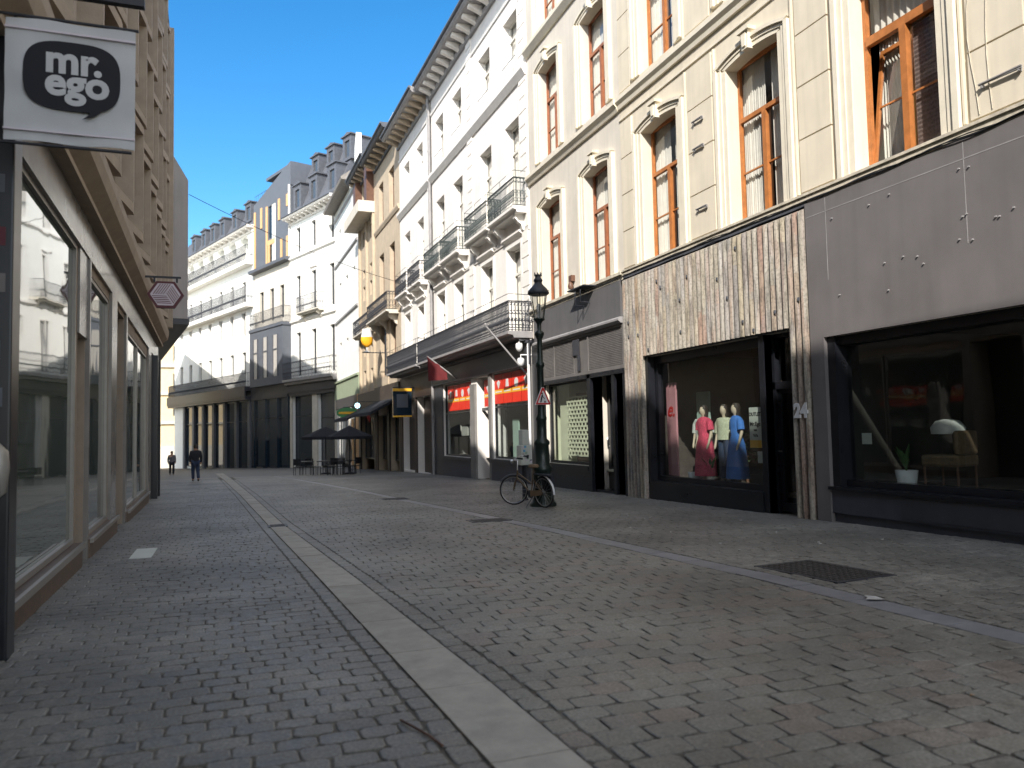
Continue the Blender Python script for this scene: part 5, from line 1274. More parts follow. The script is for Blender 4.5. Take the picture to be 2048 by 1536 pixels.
q = MB(); q.lathe([(.09, zL), (.13, zL+.03), (.135, zL+.06), (.11, zL+.07)], (0, 0), 18)
for i in range(6):
    a = 2*math.pi*i/6+.3; q.tube([(.115*math.cos(a), .115*math.sin(a), zL+.05), (.20*math.cos(a), .20*math.sin(a), zL+.62)], .011, 5)
q.ring((0, 0, zL+.62), .205, .014, 'z', 18, 5); q.build('lantern_frame', 'lamp_green', Lp)
q = MB(); q.lathe([(.105, zL+.07), (.195, zL+.61)], (0, 0), 18, cap=False); q.build('lantern_glass', 'glass', Lp)
q = MB(); q.lathe([(.03, zL+.07), (.035, zL+.2), (.05, zL+.22), (.055, zL+.35), (.02, zL+.4)], (0, 0), 12); q.build('lamp_bulb', 'white_plastic', Lp)
q = MB(); q.lathe([(.21, zL+.60), (.245, zL+.63), (.245, zL+.66), (.20, zL+.74), (.12, zL+.82), (.085, zL+.87), (.085, zL+.90), (.105, zL+.92), (.10, zL+.95), (.07, zL+.99), (.065, zL+1.02), (.09, zL+1.06)], (0, 0), 20)
for i in range(6):
    a = 2*math.pi*i/6; q.tube([(.07*math.cos(a), .07*math.sin(a), zL+1.04), (.085*math.cos(a), .085*math.sin(a), zL+1.12)], [.022, .006], 5)
for i in range(8):
    a = 2*math.pi*i/8; q.tube([(.235*math.cos(a), .235*math.sin(a), zL+.65), (.25*math.cos(a), .25*math.sin(a), zL+.70)], [.014, .005], 4)
q.build('lantern_roof', 'iron', Lp)
# triangular roadworks sign clamped to the lamp
Ts = Fr(6.56, 16.03, 200, 0)
Ts.thing('roadworks_sign', 'small triangular roadworks warning sign fixed to the lamp post', 'traffic sign')
zc = 2.18
def tri(s, dz=0): return [(-s, zc-s*.55+dz), (s, zc-s*.55+dz), (s*.12, zc+s*1.1+dz), (-s*.12, zc+s*1.1+dz)]
q = MB(); q.cur = 0; q.prism(tri(.235), -.01, .01); q.build('plate', 'white_plastic', Ts)
q = MB()
o_, i_ = tri(.225), tri(.165)
for k in range(4): q.prism([o_[k], o_[(k+1) % 4], i_[(k+1) % 4], i_[k]], .0105, .013)
q.build('red_border', 'red', Ts)
q = MB(); q.prism([(-.09, zc-.08), (-.02, zc-.08), (-.05, zc-.03)], .0105, .013)
q.prism([(.09+0, zc-.08), (.055, zc-.08), (.03, zc+.0), (.0, zc+.09), (.035, zc+.1), (.07, zc+.02)], .0105, .013); q.prism([(.03+.022*math.cos(i), zc+.12+.022*math.sin(i)) for i in range(6)], .0105, .013); q.prism([(.02, zc+.07), (-.06, zc+.0), (-.05, zc-.01), (.03, zc+.055)], .0105, .013)
q.build('digging_figure', 'ink', Ts)
q = MB(); q.box(-.03, .03, -.16, -.01, zc-.05, zc+.0); q.build('clamp', 'chrome', Ts)
# white cabinet of stickers by the bicycle
Bx = Fr(6.9, 18.2, 200, 0)
Bx.thing('sticker_box', 'white sticker covered box on a short post behind the bicycle', 'box')
q = MB(); q.box(-.2, .16, -.1, .1, .62, 1.12); q.box(-.12, .1, -.08, .08, 1.12, 1.5); q.build('box', 'paper', Bx, bevel=.02)
q = MB(); q.box(-.04, .04, -.04, .04, -.3, .62); q.build('post', 'iron', Bx)
q = MB(); rr = random.Random(2)
for i in range(12):
    q.cur = i % 5; x = rr.uniform(-.19, .08); z = rr.uniform(.66, 1.05); q.box(x, x+.07, .1, .104+.0005*i, z, z+.06)
q.build('sticker', ['sign_grey', 'ink', 'blue_print', 'litter', 'green_pale'], Bx)
# cameras on the wall pipe
Cc = Fr(9.5, 24, TW, .06, z=3.6)
for i, (z, y, lab) in enumerate(((4.25, .45, 'white dome camera on the wall above the pale pipe'), (3.75, .4, 'white camera on an arm below the dome camera beside the lamp post'))):
    c_ = Fr(9.5, 24, TW, .1, z=z); c_.thing('security_camera', lab, 'camera')
    q = MB(); q.tube([(.1, 0, z+.25), (.1, y, z+.25), (.1, y, z+.1)], .022, 6); q.build('arm', 'white_plastic', c_)
    q = MB(); q.lathe([(.09, z+.14), (.12, z+.1), (.12, z-.02), (.09, z-.1), (.03, z-.14)], (.1, y), 12); q.build('housing', 'white_plastic', c_)
# flagpoles
Fp = Fr(9.5, 24, TW, .4, z=3.3); Fp.thing('flagpole', 'bare grey flagpole leaning out from the snack bar wall', 'flagpole')
q = MB(); q.tube([(.38, .02, 3.3), (.6, 1.45, 5.02)], [.035, .028], 8); q.lathe([(.001, 5.0), (.05, 5.03), (.05, 5.08), (.001, 5.11)], (.6, 1.45), 8); q.build('pole', 'ledge', Fp)
Fp2 = Fr(9.5, 24, TW, 8.3, z=3.7); Fp2.thing('flagpole', 'grey flagpole carrying a limp dark red flag', 'flagpole')
q = MB(); q.tube([(8.3, .12, 3.75), (8.9, 1.3, 4.8)], [.03, .024], 8); q.build('pole', 'ledge', Fp2)
q = MB(); vs = []
for i in range(9):
    t = i/8; px, py, pz = 8.5+.4*t, .5+.8*t, 4.1+.7*t
    for j in range(7):
        u = j/6; vs.append((px+.05*math.sin(i*1.3+j*.6), py-.08*u*math.sin(i*.9), pz-u*(.35+.75*t)))
q.add(vs, [(i*7+j, i*7+j+1, (i+1)*7+j+1, (i+1)*7+j) for i in range(8) for j in range(6)], True); q.build('flag', 'flag_red', Fp2)
# beer glass sign
Gs = Fr(9.5, 24, TW, 24.0, z=6.6); 
gp = Gs; Gs.thing('beer_glass_sign', 'illuminated-looking beer glass shaped sign hung on the beige facade', 'sign')
zc = 7.35; yc = 1.1
q = MB(); q.cur = 0; q.lathe([(.26, zc+.62), (.34, zc+.2), (.36, zc+.12)], (24.2, yc), 18, .5, 1); q.cur = 1; q.lathe([(.36, zc+.12), (.38, zc-.1), (.30, zc-.35), (.12, zc-.5), (.03, zc-.52)], (24.2, yc), 18, .5, 1); q.cur = 0; q.lathe([(.04, zc-.52), (.04, zc-.72), (.2, zc-.78), (.2, zc-.82)], (24.2, yc), 14, .5, 1)
q.build('glass_shape', ['white_plastic', 'amber'], Gs)
q = MB(); q.tube([(24.2, 0, zc-.85), (24.2, yc+.3, zc-.85)], .03, 6); q.build('bracket', 'iron', Gs)
# hanging signs farther along
def sign(name, label, s, y, z, build):
    g = Fr(9.5, 24, TW, s, z=z-.5); g.thing(name, label, 'sign'); build(g, s, y, z); return g
def _g(g, s, y, z):
    q = MB(); q.cur = 0; q.add(*[[(s, y+.75*math.cos(2*math.pi*i/20), z+.38*math.sin(2*math.pi*i/20)) for i in range(20)]+[(s-.12, y+.75*math.cos(2*math.pi*i/20), z+.38*math.sin(2*math.pi*i/20)) for i in range(20)], [tuple(range(20)), tuple(range(39, 19, -1))]+[((i+1) % 20, i, 20+i, 20+(i+1) % 20) for i in range(20)]])
    q.cur = 1; q.box(s-.14, s-.12, y-.6, y+.6, z-.08, z+.08); q.build('oval_plate', ['green_sign', 'yellow'], g)
    q = MB(); q.tube([(s-.06, 0, z+.4), (s-.06, y+.3, z+.4)], .03, 5); q.build('bracket', 'iron', g)
sign('oval_sign', 'green oval hanging sign with yellow band beyond the awnings', 31.5, 1.2, 2.95, _g)
def _b(g, s, y, z):
    q = MB(); q.cur = 0; q.box(s-.06, s, y-.5, y+.5, z-1.0, z+.5); q.cur = 1; q.box(s-.07, s-.06, y-.5, y+.5, z+.36, z+.5); q.box(s-.07, s-.06, y-.5, y+.5, z-1.0, z-.92); q.cur = 2; q.box(s-.07, s-.062, y-.3, y+.3, z-.5, z+.2)
    q.build('board', ['mirror_blue', 'yellow', 'grey_metal'], g); q = MB(); q.tube([(s, 0, z+.55), (s, y+.5, z+.55)], .03, 5); q.build('bracket', 'iron', g)
sign('blue_yellow_board', 'dark blue hanging board with yellow edges in the shade under the long balcony', 16.2, .75, 3.3, _b)
def _c(g, s, y, z):
    q = MB(); q.lathe([(.02, z-.17), (.13, z-.12), (.17, z), (.13, z+.12), (.02, z+.17)], (s, y), 12); q.build('globe', 'lit_cyan', g); q = MB(); q.tube([(s, 0, z+.25), (s, y, z+.25), (s, y, z+.15)], .02, 5); q.build('arm', 'iron', g)
g = Fr(9.5, 24, TW, 25.5, z=3); g.thing('round_lamp', 'small glowing bluish round lamp above the dark awning', 'lamp'); _c(g, 25.5, 1.5, 3.25)
def _d(g, s, y, z):
    q = MB(); q.prism([(s-.1, z), (s+.9, z+.25), (s+1.0, z), (s+.2, z-.3)], y-.02, y+.02); q.build('plate', 'red', g); q = MB(); q.tube([(s+.5, 0, z+.1), (s+.5, y, z+.1)], .025, 5); q.build('bracket', 'iron', g)
sign('red_swoosh_sign', 'red swoosh shaped sign between the glowing lamp and the awning', 26.0, .6, 2.5, _d)
# overhead cable with small fittings
Oc = Fr(-1.4, 29.5, 90, 0, z=9); o = Oc.thing('overhead_cable', 'thin dark cable slung across the street between the grey house and the white facade', 'cable')
a = Vector((0, 0, 10.15)); b_ = Vector((9, -10.3, 8.9))
q = MB(); q.tube([(a.x+(b_.x-a.x)*t/20, a.y+(b_.y-a.y)*t/20, a.z+(b_.z-a.z)*t/20-.9*4*(t/20)*(1-t/20)*.35) for t in range(21)], .012, 4)
q.build('cable', 'cable', Oc)

# =====================================================================
# TERRACE: parasols, tables, chairs
# =====================================================================
def parasol(x, y, rot, label, r_=1.5, h=2.15):
    f = Fr(x, y, rot); f.thing('parasol', label, 'parasol', None); g = f.z0
    q = MB(); q.tube([(0, 0, g), (0, 0, g+h+.55)], .03, 8); q.build('pole', 'iron', f)
    q = MB(); n = 8
    ringv = [(r_*1.15*math.cos(2*math.pi*(i+.5)/n*1), r_*1.15*math.sin(2*math.pi*(i+.5)/n), g+h-.04) for i in range(n)]
    mid = [(r_*.62*math.cos(2*math.pi*(i+.5)/n), r_*.62*math.sin(2*math.pi*(i+.5)/n), g+h+.22) for i in range(n)]
    q.add([(0, 0, g+h+.55)]+mid+ringv, [(0, 1+i, 1+(i+1) % n) for i in range(n)]+[(1+i, 1+n+i, 1+n+(i+1) % n, 1+(i+1) % n) for i in range(n)])
    low = [(v[0], v[1], v[2]-.16) for v in ringv]; q.add(ringv+low, [(i, n+i, n+(i+1) % n, (i+1) % n) for i in range(n)])
    q.build('canopy', 'parasol', f)
    q = MB(); q.lathe([(.3, g), (.3, g+.06), (.06, g+.12)], (0, 0), 12); q.build('base', 'iron', f)
parasol(5.05, 44.8, 20, 'black parasol over the terrace tables, left of the pair', 1.15)
parasol(6.15, 43.2, 10, 'black parasol nearer the shopfront, right of the pair', 1.1, 2.1)
def table(x, y, label):
    f = Fr(x, y, rnd.uniform(0, 90)); f.thing('cafe_table', label, 'table', 'terrace tables'); g = f.z0
    q = MB(); q.box(-.45, .45, -.35, .35, g+.72, g+.76); q.build('table_top', 'darkgrey', f)
    for a in (-1, 1):
        for b in (-1, 1):
            q = MB(); q.tube([(a*.4, b*.3, g), (a*.38, b*.28, g+.72)], .02, 5); q.build('leg', 'iron', f)
def chair(x, y, rot):
    f = Fr(x, y, rot); f.thing('cafe_chair', 'black terrace chair under the parasols', 'chair', 'terrace chairs under the parasols'); g = f.z0
    q = MB(); q.box(-.22, .22, -.22, .22, g+.43, g+.47); q.build('seat', 'black', f)
    q = MB(); q.box(-.22, .22, -.24, -.2, g+.55, g+.9); q.build('backrest', 'black', f)
    for a in (-1, 1):
        for b in (-1, 1):
            q = MB(); q.tube([(a*.2, b*.2, g), (a*.2, b*.2, g+(.43 if b > 0 else .9))], .016, 5); q.build('leg', 'iron', f)
tl = ['terrace table furthest left under the black parasols', 'terrace table in the middle of the parasols', 'terrace table closest to the shopfront', 'terrace table nearest the camera']
for (x, y), l in zip(((4.0, 44.8), (4.9, 43.6), (6.0, 43.2), (5.5, 41.6)), tl): table(x, y, l)
for x, y in ((3.5, 44.3), (4.3, 45.5), (4.4, 43.3), (5.3, 44.2), (5.6, 42.7), (6.5, 43.6), (5.0, 41.3), (5.9, 42.1)): chair(x, y, rnd.uniform(0, 360))
# bright standing sign / cone figure at the terrace
f = Fr(6.25, 44.3, 180, 0); f.thing('folded_parasol', 'pale folded parasol standing by the terrace tables', 'parasol'); g = f.z0
q = MB(); q.tube([(0, 0, g), (0, 0, g+2.0)], .03, 6); q.build('pole', 'iron', f)
q = MB(); q.loft([(0, 0, .06, .06, g+.5), (0, 0, .16, .14, g+.7), (0, 0, .17, .15, g+1.2), (0, 0, .1, .1, g+1.9), (0, 0, .03, .03, g+2.1)], 12, wob=.2); q.build('canopy', 'litter', f)
# =====================================================================
# BICYCLE
# =====================================================================
RB = Vector((6.44, 15.78)); FB = Vector((6.12, 16.78))
hd = math.degrees(math.atan2(FB.y-RB.y, FB.x-RB.x))
K = Fr(RB.x, RB.y, hd, 0)
bk = K.thing('bicycle', 'gold brown city bicycle with front wheel turned, leaning at the lamp post base', 'bicycle'); g = K.z0
bk.rotation_euler[0] = R(-4)
def wheel(f, s, steer, white=False):
    q = MB(); wr = .335
    def rot(p):
        a = R(steer); x, y, z = p; return (s+x*math.cos(a)-y*math.sin(a), x*math.sin(a)+y*math.cos(a), z+g+wr)
    pts = [rot((wr*math.cos(2*math.pi*i/32)*.96, 0, wr*math.sin(2*math.pi*i/32)*.96)) for i in range(32)]; q.tube(pts, .017, 6, closed=True); o = q.build('wheel', 'rubber', f)
    q = MB(); pts = [rot((.30*math.cos(2*math.pi*i/32), 0, .30*math.sin(2*math.pi*i/32))) for i in range(32)]; q.tube(pts, .010, 5, closed=True); q.build('rim', 'chrome', f, parent=o)
    q = MB()
    for i in range(18):
        a = 2*math.pi*i/18; q.tube([rot((0, .02*(-1)**i, 0)), rot((.295*math.cos(a), 0, .295*math.sin(a)))], .0022, 3)
    q.tube([rot((0, -.05, 0)), rot((0, .05, 0))], .02, 8); q.build('spokes', 'chrome', f, parent=o)
    return rot, o
steer = 38
wheel(K, 0, 0); rotf, _w = wheel(K, 1.05, steer)
q = MB(); bb_ = (.42, 0, g+.28); st = (.30, 0, g+.78); hd0 = (.90, 0, g+.62); hd1 = (.86, 0, g+.80)
q.tube([(0, .05, g+.335), bb_], .011, 6); q.tube([(0, -.05, g+.335), bb_], .011, 6); q.tube([(0, .05, g+.335), (.34, 0, g+.62)], .010, 6); q.tube([(0, -.05, g+.335), (.34, 0, g+.62)], .010, 6)
q.tube([bb_, st], .016, 8); q.tube([bb_, hd0], .02, 8); q.tube([(.37, 0, g+.50), (.88, 0, g+.74)], .015, 8); q.tube([hd0, hd1], .02, 8); q.build('frame', 'bike_brown', K)
q = MB(); ax = rotf((0, .05, 0)); ax2 = rotf((0, -.05, 0)); q.tube([hd0, (ax[0]-.06, ax[1], g+.5), ax], .012, 6); q.tube([hd0, (ax2[0]-.06, ax2[1], g+.5), ax2], .012, 6); q.build('fork', 'bike_brown', K)
q = MB(); a = R(steer); ca, sa = math.cos(a), math.sin(a)
def hb(x, y, z): return (.84+x*ca-y*sa, x*sa+y*ca, g+z)
q.tube([hd1, hb(0, 0, 1.02), hb(.06, 0, 1.06)], .013, 6); q.tube([hb(-.16, .29, 1.08), hb(-.02, .26, 1.1), hb(.06, .1, 1.06), hb(.06, -.1, 1.06), hb(-.02, -.26, 1.1), hb(-.16, -.29, 1.08)], .011, 6); hbo = q.build('handlebar', 'chrome', K)
q = MB(); q.tube([hb(-.2, .295, 1.07), hb(-.07, .28, 1.09)], .018, 6); q.tube([hb(-.2, -.295, 1.07), hb(-.07, -.28, 1.09)], .018, 6); q.build('grip', 'rubber', K, parent=hbo)
q = MB(); q.loft([(.27, 0, .13, .09, g+.87), (.27, 0, .15, .11, g+.90), (.28, 0, .13, .08, g+.94)], 12); q.tube([st, (.28, 0, g+.88)], .013, 6); q.build('saddle', 'brown_leather', K)
def guard(q, s, steer, a0, a1, wr=.36):
    pts0 = []; a_ = R(steer)
    n = 16; vs = []
    for i in range(n+1):
        t = R(a0+(a1-a0)*i/n)
        for yy in (-.028, 0, .028):
            rr = wr+(.012 if yy == 0 else 0); x, z = rr*math.cos(t), rr*math.sin(t); vs.append((s+x*math.cos(a_)-yy*math.sin(a_), x*math.sin(a_)+yy*math.cos(a_), z+g+.335))
    q.add(vs, [(3*i+j, 3*i+j+1, 3*i+j+4, 3*i+j+3) for i in range(n) for j in range(2)], True)
q = MB(); guard(q, 0, 0, 60, 185); q.build('mudguard', 'white_plastic', K)
q = MB(); guard(q, 1.05, steer, 30, 140); q.build('mudguard', 'iron', K)
q = MB(); q.box(-.30, .24, -.07, .07, g+.72, g+.735); q.tube([(-.02, .06, g+.335), (-.1, .06, g+.72)], .006, 4); q.tube([(-.02, -.06, g+.335), (-.1, -.06, g+.72)], .006, 4); q.build('rear_rack', 'iron', K)
q = MB(); q.lathe([(.09, -.006), (.09, .006)], (0, 0), 16); q.v = [(.42+x, z+.03, g+.28+y) for x, y, z in q.v]
q.tube([(.42, .05, g+.28), (.52, .06, g+.16)], .010, 5); q.tube([(.42, -.05, g+.28), (.32, -.06, g+.4)], .010, 5); q.box(.47, .57, .05, .13, g+.15, g+.17); q.box(.27, .37, -.13, -.05, g+.39, g+.41); q.build('crank', 'iron', K)
q = MB(); q.prism([(.40, g+.22), (.40, g+.36), (.02, g+.39), (-.04, g+.335), (.02, g+.28)], .035, .05); q.build('chain_guard', 'brown_leather', K)
q = MB(); q.tube([(.30, .03, g+.27), (.36, .24, g+.0)], .010, 5); q.build('kickstand', 'iron', K)
q = MB(); q.tube([(-.02, -.12, g+.62), (-.02, -.14, g+.32)], .02, 4); q.box(-.16, .16, -.1, -.2, g+.35, g+.68); q.build('pannier_bag', 'dark_cloth', K)
q = MB(); q.tube([hb(.1, 0, 1.0), hb(.15, 0, 1.0)], [.04, .045], 10); q.build('headlight', 'chrome', K)

# =====================================================================
# PEOPLE AND MANNEQUINS
# =====================================================================
def skinfig(name, verts, edges, rad, matn, fr, parent=None):
    me = bpy.data.meshes.new(name); me.from_pydata(verts, edges, []); o = bpy.data.objects.new(name, me); COL.objects.link(o); o.parent = parent or fr.root
    me.materials.append(M[matn]); md = o.modifiers.new('skin', 'SKIN'); 
    if not me.skin_vertices: me.attributes
    sv = me.skin_vertices[0].data
    for i, r_ in enumerate(rad): sv[i].radius = (r_, r_) if not hasattr(r_, '__len__') else r_
    sv[0].use_root = True; md.use_smooth_shade = True
    sb_ = o.modifiers.new('sub', 'SUBSURF'); sb_.levels = 2; sb_.render_levels = 2
    return o
def ensure_skin(me):
    pass
def person(x, y, rot, label, step=.28, top='dark_cloth', legs='jeans', h=1.75, bag=True):
    f = Fr(x, y, rot); f.thing('person', label, 'person'); k = h/1.75
    S = lambda p: (p[0]*k, p[1]*k, p[2]*k)
    J = dict(pel=(0, 0, .95), sp=(0, .01, 1.15), ch=(0, .0, 1.34), nk=(0, .0, 1.48), hd=(0, .02, 1.58), ht=(0, .03, 1.68),
             ls=(-.19, 0, 1.40), le=(-.24, -.05, 1.14), lw=(-.23, .08, .92), lh=(-.22, .11, .83), rs=(.19, 0, 1.40), re=(.24, -.06, 1.14), rw=(.24, .02, .90), rh=(.24, .04, .81),
             lp=(-.10, 0, .90), lk=(-.10, step*.5, .50), la=(-.10, step*.45-.05, .10), lt=(-.10, step*.45+.10, .05),
             rp=(.10, 0, .90), rk=(.10, -step*.1, .49), ra=(.10, -step*.9, .13), rt=(.10, -step*.9+.13, .04))
    def fig(name, names, edges, rad, m, par=None): return skinfig(name, [S(J[n]) for n in names], [(names.index(a), names.index(b)) for a, b in edges], [r_*k*1.2 for r_ in rad], m, f, par)
    allE = [('pel', 'sp'), ('sp', 'ch'), ('ch', 'nk'), ('nk', 'hd'), ('hd', 'ht'), ('ch', 'ls'), ('ls', 'le'), ('le', 'lw'), ('lw', 'lh'), ('ch', 'rs'), ('rs', 're'), ('re', 'rw'), ('rw', 'rh'), ('pel', 'lp'), ('lp', 'lk'), ('lk', 'la'), ('la', 'lt'), ('pel', 'rp'), ('rp', 'rk'), ('rk', 'ra'), ('ra', 'rt')]
    nm = list(J); rad = dict(pel=.12, sp=.11, ch=.12, nk=.05, hd=.085, ht=.075, ls=.055, le=.04, lw=.028, lh=.035, rs=.055, re=.04, rw=.028, rh=.035, lp=.08, lk=.052, la=.035, lt=.03, rp=.08, rk=.052, ra=.035, rt=.03)
    body = fig('body', nm, allE, [rad[n] for n in nm], 'skin')
    jn = ['sp', 'pel', 'ch', 'nk', 'ls', 'le', 'lw', 'rs', 're', 'rw']; fig('jacket', jn, [('sp', 'pel'), ('sp', 'ch'), ('ch', 'nk'), ('ch', 'ls'), ('ls', 'le'), ('le', 'lw'), ('ch', 'rs'), ('rs', 're'), ('re', 'rw')], [.15, .155, .155, .07, .075, .06, .045, .075, .06, .045], top, body)
    tn = ['pel', 'lp', 'lk', 'la', 'rp', 'rk', 'ra']; fig('trousers', tn, [('pel', 'lp'), ('lp', 'lk'), ('lk', 'la'), ('pel', 'rp'), ('rp', 'rk'), ('rk', 'ra')], [.135, .10, .072, .06, .10, .072, .06], legs, body)
    fig('shoe', ['la', 'lt'], [('la', 'lt')], [.045, .04], 'black', body); fig('shoe', ['ra', 'rt'], [('ra', 'rt')], [.045, .04], 'black', body)
    q = MB(); q.loft([(0, -.01*k, .075*k, .085*k, 1.56*k), (0, -.0*k, .098*k, .11*k, 1.64*k), (0, .01*k, .09*k, .10*k, 1.71*k), (0, .01*k, .04*k, .05*k, 1.76*k)], 12); q.build('hair', 'hair', None, parent=body)
    return f
person(-1.56, 40.0, 10, 'person in dark jacket and jeans walking away down the left pavement')
person(-3.9, 60.0, 190, 'blurred distant person in grey clothes beyond the walker', .2, 'grey_cloth', 'dark_cloth', 1.7)

def mannequin(s, y, label, dress, kind, base=.2, turn=0):
    f = Fr(9.5-y, s, TR+turn, 0, z=base); f.thing('mannequin', label, 'mannequin'); B0 = base
    q = MB(); q.loft([(0, 0, .03, .03, B0+1.42), (0, 0, .045, .05, B0+1.47), (0, 0, .045, .05, B0+1.50), (0, .01, .065, .08, B0+1.54), (0, .01, .075, .092, B0+1.61), (0, 0, .066, .082, B0+1.68), (0, 0, .03, .04, B0+1.72)], 14)
    for sg in (-1, 1): q.tube([(sg*.19, 0, B0+1.38), (sg*.24, -.02, B0+1.12), (sg*.235, .05, B0+.88), (sg*.225, .08, B0+.80), (sg*.22, .1, B0+.74)], [.045, .036, .025, .03, .012], 8)
    for sg in (-1, 1): q.tube([(sg*.09, 0, B0+.75), (sg*.09, 0, B0+.42), (sg*.09, 0, B0+.06), (sg*.09, .12, B0+.03)], [.06, .045, .03, .025], 8)
    q.build('figure', 'skin_pale', f)
    q = MB(); q.loft([(0, -.035, .075, .06, B0+1.46), (0, -.03, .086, .08, B0+1.58), (0, -.012, .088, .095, B0+1.66), (0, -.01, .05, .06, B0+1.735)], 14, wob=.05); q.build('wig', 'hair', f)
    if kind == 'dress':
        q = MB(); q.loft([(0, 0, .30, .24, B0+.14), (0, 0, .27, .21, B0+.5), (0, 0, .22, .17, B0+.85), (0, 0, .15, .115, B0+1.05), (0, 0, .175, .13, B0+1.25), (0, 0, .20, .12, B0+1.38), (0, 0, .13, .09, B0+1.44), (0, 0, .06, .06, B0+1.47)], 36, wob=.06, seed=int(s*7))
        for sg in (-1, 1): q.tube([(sg*.15, 0, B0+1.40), (sg*.21, -.01, B0+1.33), (sg*.235, -.01, B0+1.17)], [.06, .075, .08], 9)
        q.build('dress', dress, f)
    else:
        q = MB(); q.loft([(0, 0, .19, .14, B0+.95), (0, 0, .17, .13, B0+1.1), (0, 0, .185, .13, B0+1.25), (0, 0, .20, .12, B0+1.38), (0, 0, .12, .09, B0+1.44)], 20, wob=.03)
        for sg in (-1, 1): q.tube([(sg*.15, 0, B0+1.40), (sg*.22, -.01, B0+1.3), (sg*.25, -.01, B0+1.1)], [.055, .065, .06], 9)
        q.build('top', dress, f)
        q = MB()
        for sg in (-1, 1): q.tube([(sg*.08, 0, B0+.98), (sg*.095, 0, B0+.5), (sg*.09, 0, B0+.1)], [.10, .08, .075], 10)
        q.build('trousers', 'jeans', f)
    q = MB(); q.lathe([(.2, B0), (.2, B0+.02)], (0, 0), 16); q.tube([(0, -.05, B0), (0, -.05, B0+.5)], .012, 5); q.build('stand', 'chrome', f)
mannequin(15.1, -.62, 'mannequin in a long pink floral dress in the slatted shop window', 'pink_dress', 'dress', .24)
mannequin(14.55, -.78, 'mannequin in a pale striped top and jeans between the pink and blue dresses', 'stripe_top', 'top', .24, 10)
mannequin(13.85, -.58, 'mannequin in a long blue dress in the slatted shop window', 'blue_dress', 'dress', .24, -15)
mannequin(15.72, -1.0, 'mannequin in a white blouse with striped hem beside the pink board', 'white_cloth', 'top', .24, 20)
mannequin(8.3, -2.1, 'mannequin in a white shirt in the dark purple grey shop window', 'white_cloth', 'top', .44, 0)
# posters behind the slatted shop glass
def onshop(name, label, s0_, s1_, z0_, z1_, m, y=-.262, cat='poster', texts=()):
    f = Fr(9.5, 0, TR, (s0_+s1_)/2, z=z0_); f.thing(name, label, cat)
    q = MB(); q.box(s0_, s1_, y-.008, y, z0_, z1_); q.build('sheet', m, f)
    for t, sz, zz, mm in texts: textmb(t, sz, (s0_+s1_)/2, y+.002, zz, .004, .002).build('lettering', mm, f)
    return f
pf = onshop('outlet_poster', 'white poster reading OUTLET Mr.Ego taped inside the slatted shop window', 12.62, 12.98, 1.05, 1.85, 'paper', texts=(('OUTLET', .10, 1.68, 'ink'), ('Mr.Ego', .115, 1.48, 'ink'), ('vue', .07, 1.38, 'ink'), ('YaYa', .07, 1.27, 'ink')))
q = MB(); q.box(12.62, 12.98, -.261, -.2595, 1.05, 1.2); q.build('yellow_strip', 'yellow', pf)
onshop('small_notice', 'small white notice under the outlet poster', 12.58, 12.76, .75, .98, 'paper', cat='notice')
onshop('small_notice', 'tiny card lowest on the slatted shop window', 12.50, 12.61, .56, .66, 'paper', cat='notice')
onshop('window_card', 'small pale card at the left corner of the purple grey shop window', 9.85, 10.05, 1.15, 1.33, 'paper', cat='notice')
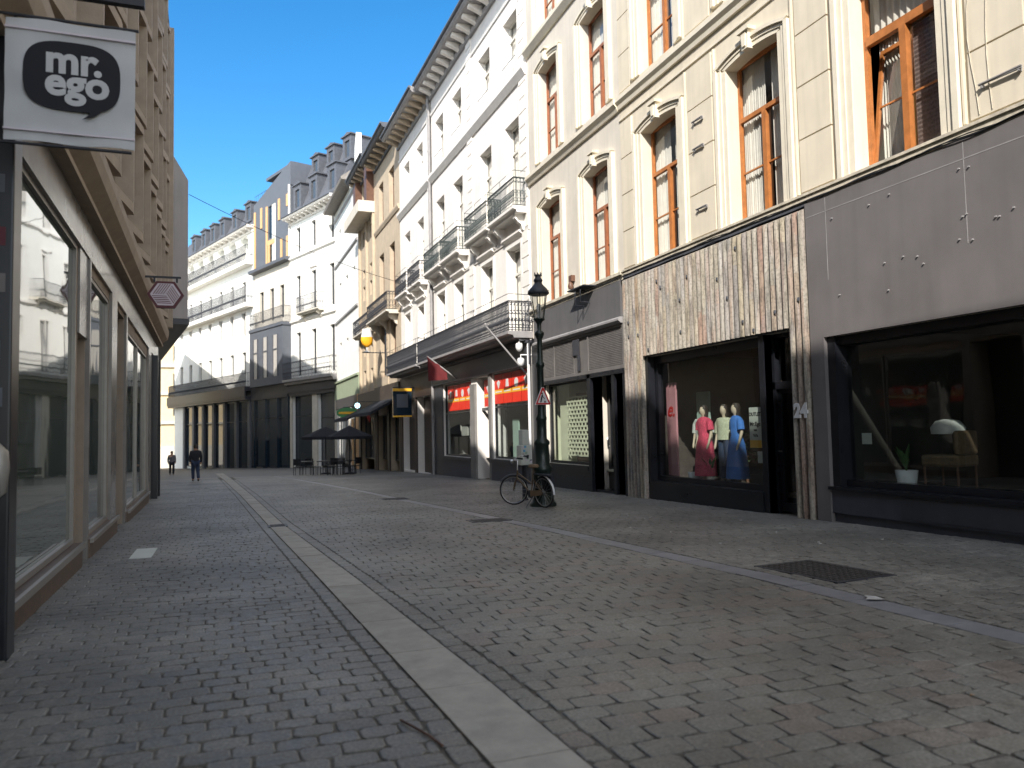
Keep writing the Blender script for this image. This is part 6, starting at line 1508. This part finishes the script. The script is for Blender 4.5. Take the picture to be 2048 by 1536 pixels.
def pot(x, y, z, label, leaves=True, m='white_plastic', r_=.14):
    f = Fr(x, y, 0, 0, z=z); f.thing('plant_pot', label, 'plant pot')
    q = MB(); q.lathe([(r_*.75, z), (r_, z+r_*1.7), (r_*.92, z+r_*1.7), (r_*.85, z+r_*1.5)], (0, 0), 16); q.build('pot', m, f)
    if leaves:
        q = MB(); rr = random.Random(int(x*100))
        for i in range(14):
            a = rr.uniform(0, 6.28); l = rr.uniform(.2, .5); t = rr.uniform(.15, .5); c, s_ = math.cos(a), math.sin(a); b0 = z+r_*1.5
            q.add([(0, 0, b0), (c*l*t*.5-s_*.04, s_*l*t*.5+c*.04, b0+l*.7), (c*l*t, s_*l*t, b0+l), (c*l*t*.5+s_*.04, s_*l*t*.5-c*.04, b0+l*.7)], [(0, 1, 2, 3)])
        q.build('leaves', 'plant', f)
pot(9.5+.6, 15.55, .2, 'white pot at the left of the slatted shop window', False)
pot(9.5+.6, 14.9, .2, 'small pot right of the white pot behind the slatted shop glass', True, 'pale', .1)
pot(9.5+.65, 9.55, .44, 'white pot with a tall plant in the purple grey shop window', True, 'white_plastic', .17)
# cushioned chair with white cover in the dark shop
f = Fr(9.5+1.0, 9.05, 100, 0, z=.44); f.thing('covered_armchair', 'brown armchair with a white cover in the dark shop window', 'chair')
q = MB(); q.box(-.3, .3, -.28, .28, .8, .98); q.box(-.3, -.22, -.28, .28, .98, 1.35); q.build('seat', 'brown_leather', f, bevel=.04)
q = MB(); q.loft([(0, 0, .25, .2, 1.3), (0, 0, .26, .2, 1.4), (0, 0, .18, .14, 1.5), (0, 0, .05, .05, 1.53)], 14); q.build('white_cover', 'white_cloth', f)
for a in (-1, 1):
    for b in (-1, 1):
        q = MB(); q.tube([(a*.26, b*.24, .44), (a*.26, b*.24, .82)], .02, 6); q.build('leg', 'dark_wood', f)
# plants behind mannequins
f = Fr(9.5+1.6, 14.9, 0, 0, z=.2); f.thing('leafy_plant', 'leafy green plant behind the mannequins', 'plant')
q = MB(); rr = random.Random(9)
for i in range(220):
    p = Vector((rr.gauss(0, .22), rr.gauss(0, .25), rr.uniform(.7, 1.35))); d = Vector((rr.gauss(0, 1), rr.gauss(0, 1), rr.gauss(0, .6))).normalized()*.07; e = d.cross(Vector((0, 0, 1)))*.6
    q.add([p-d, p+e, p+d, p-e], [(0, 1, 2, 3)])
q.build('leaves', 'plant', f); q = MB(); q.tube([(0, 0, .2), (0, 0, .8)], .04, 6); q.build('stem', 'dark_wood', f)
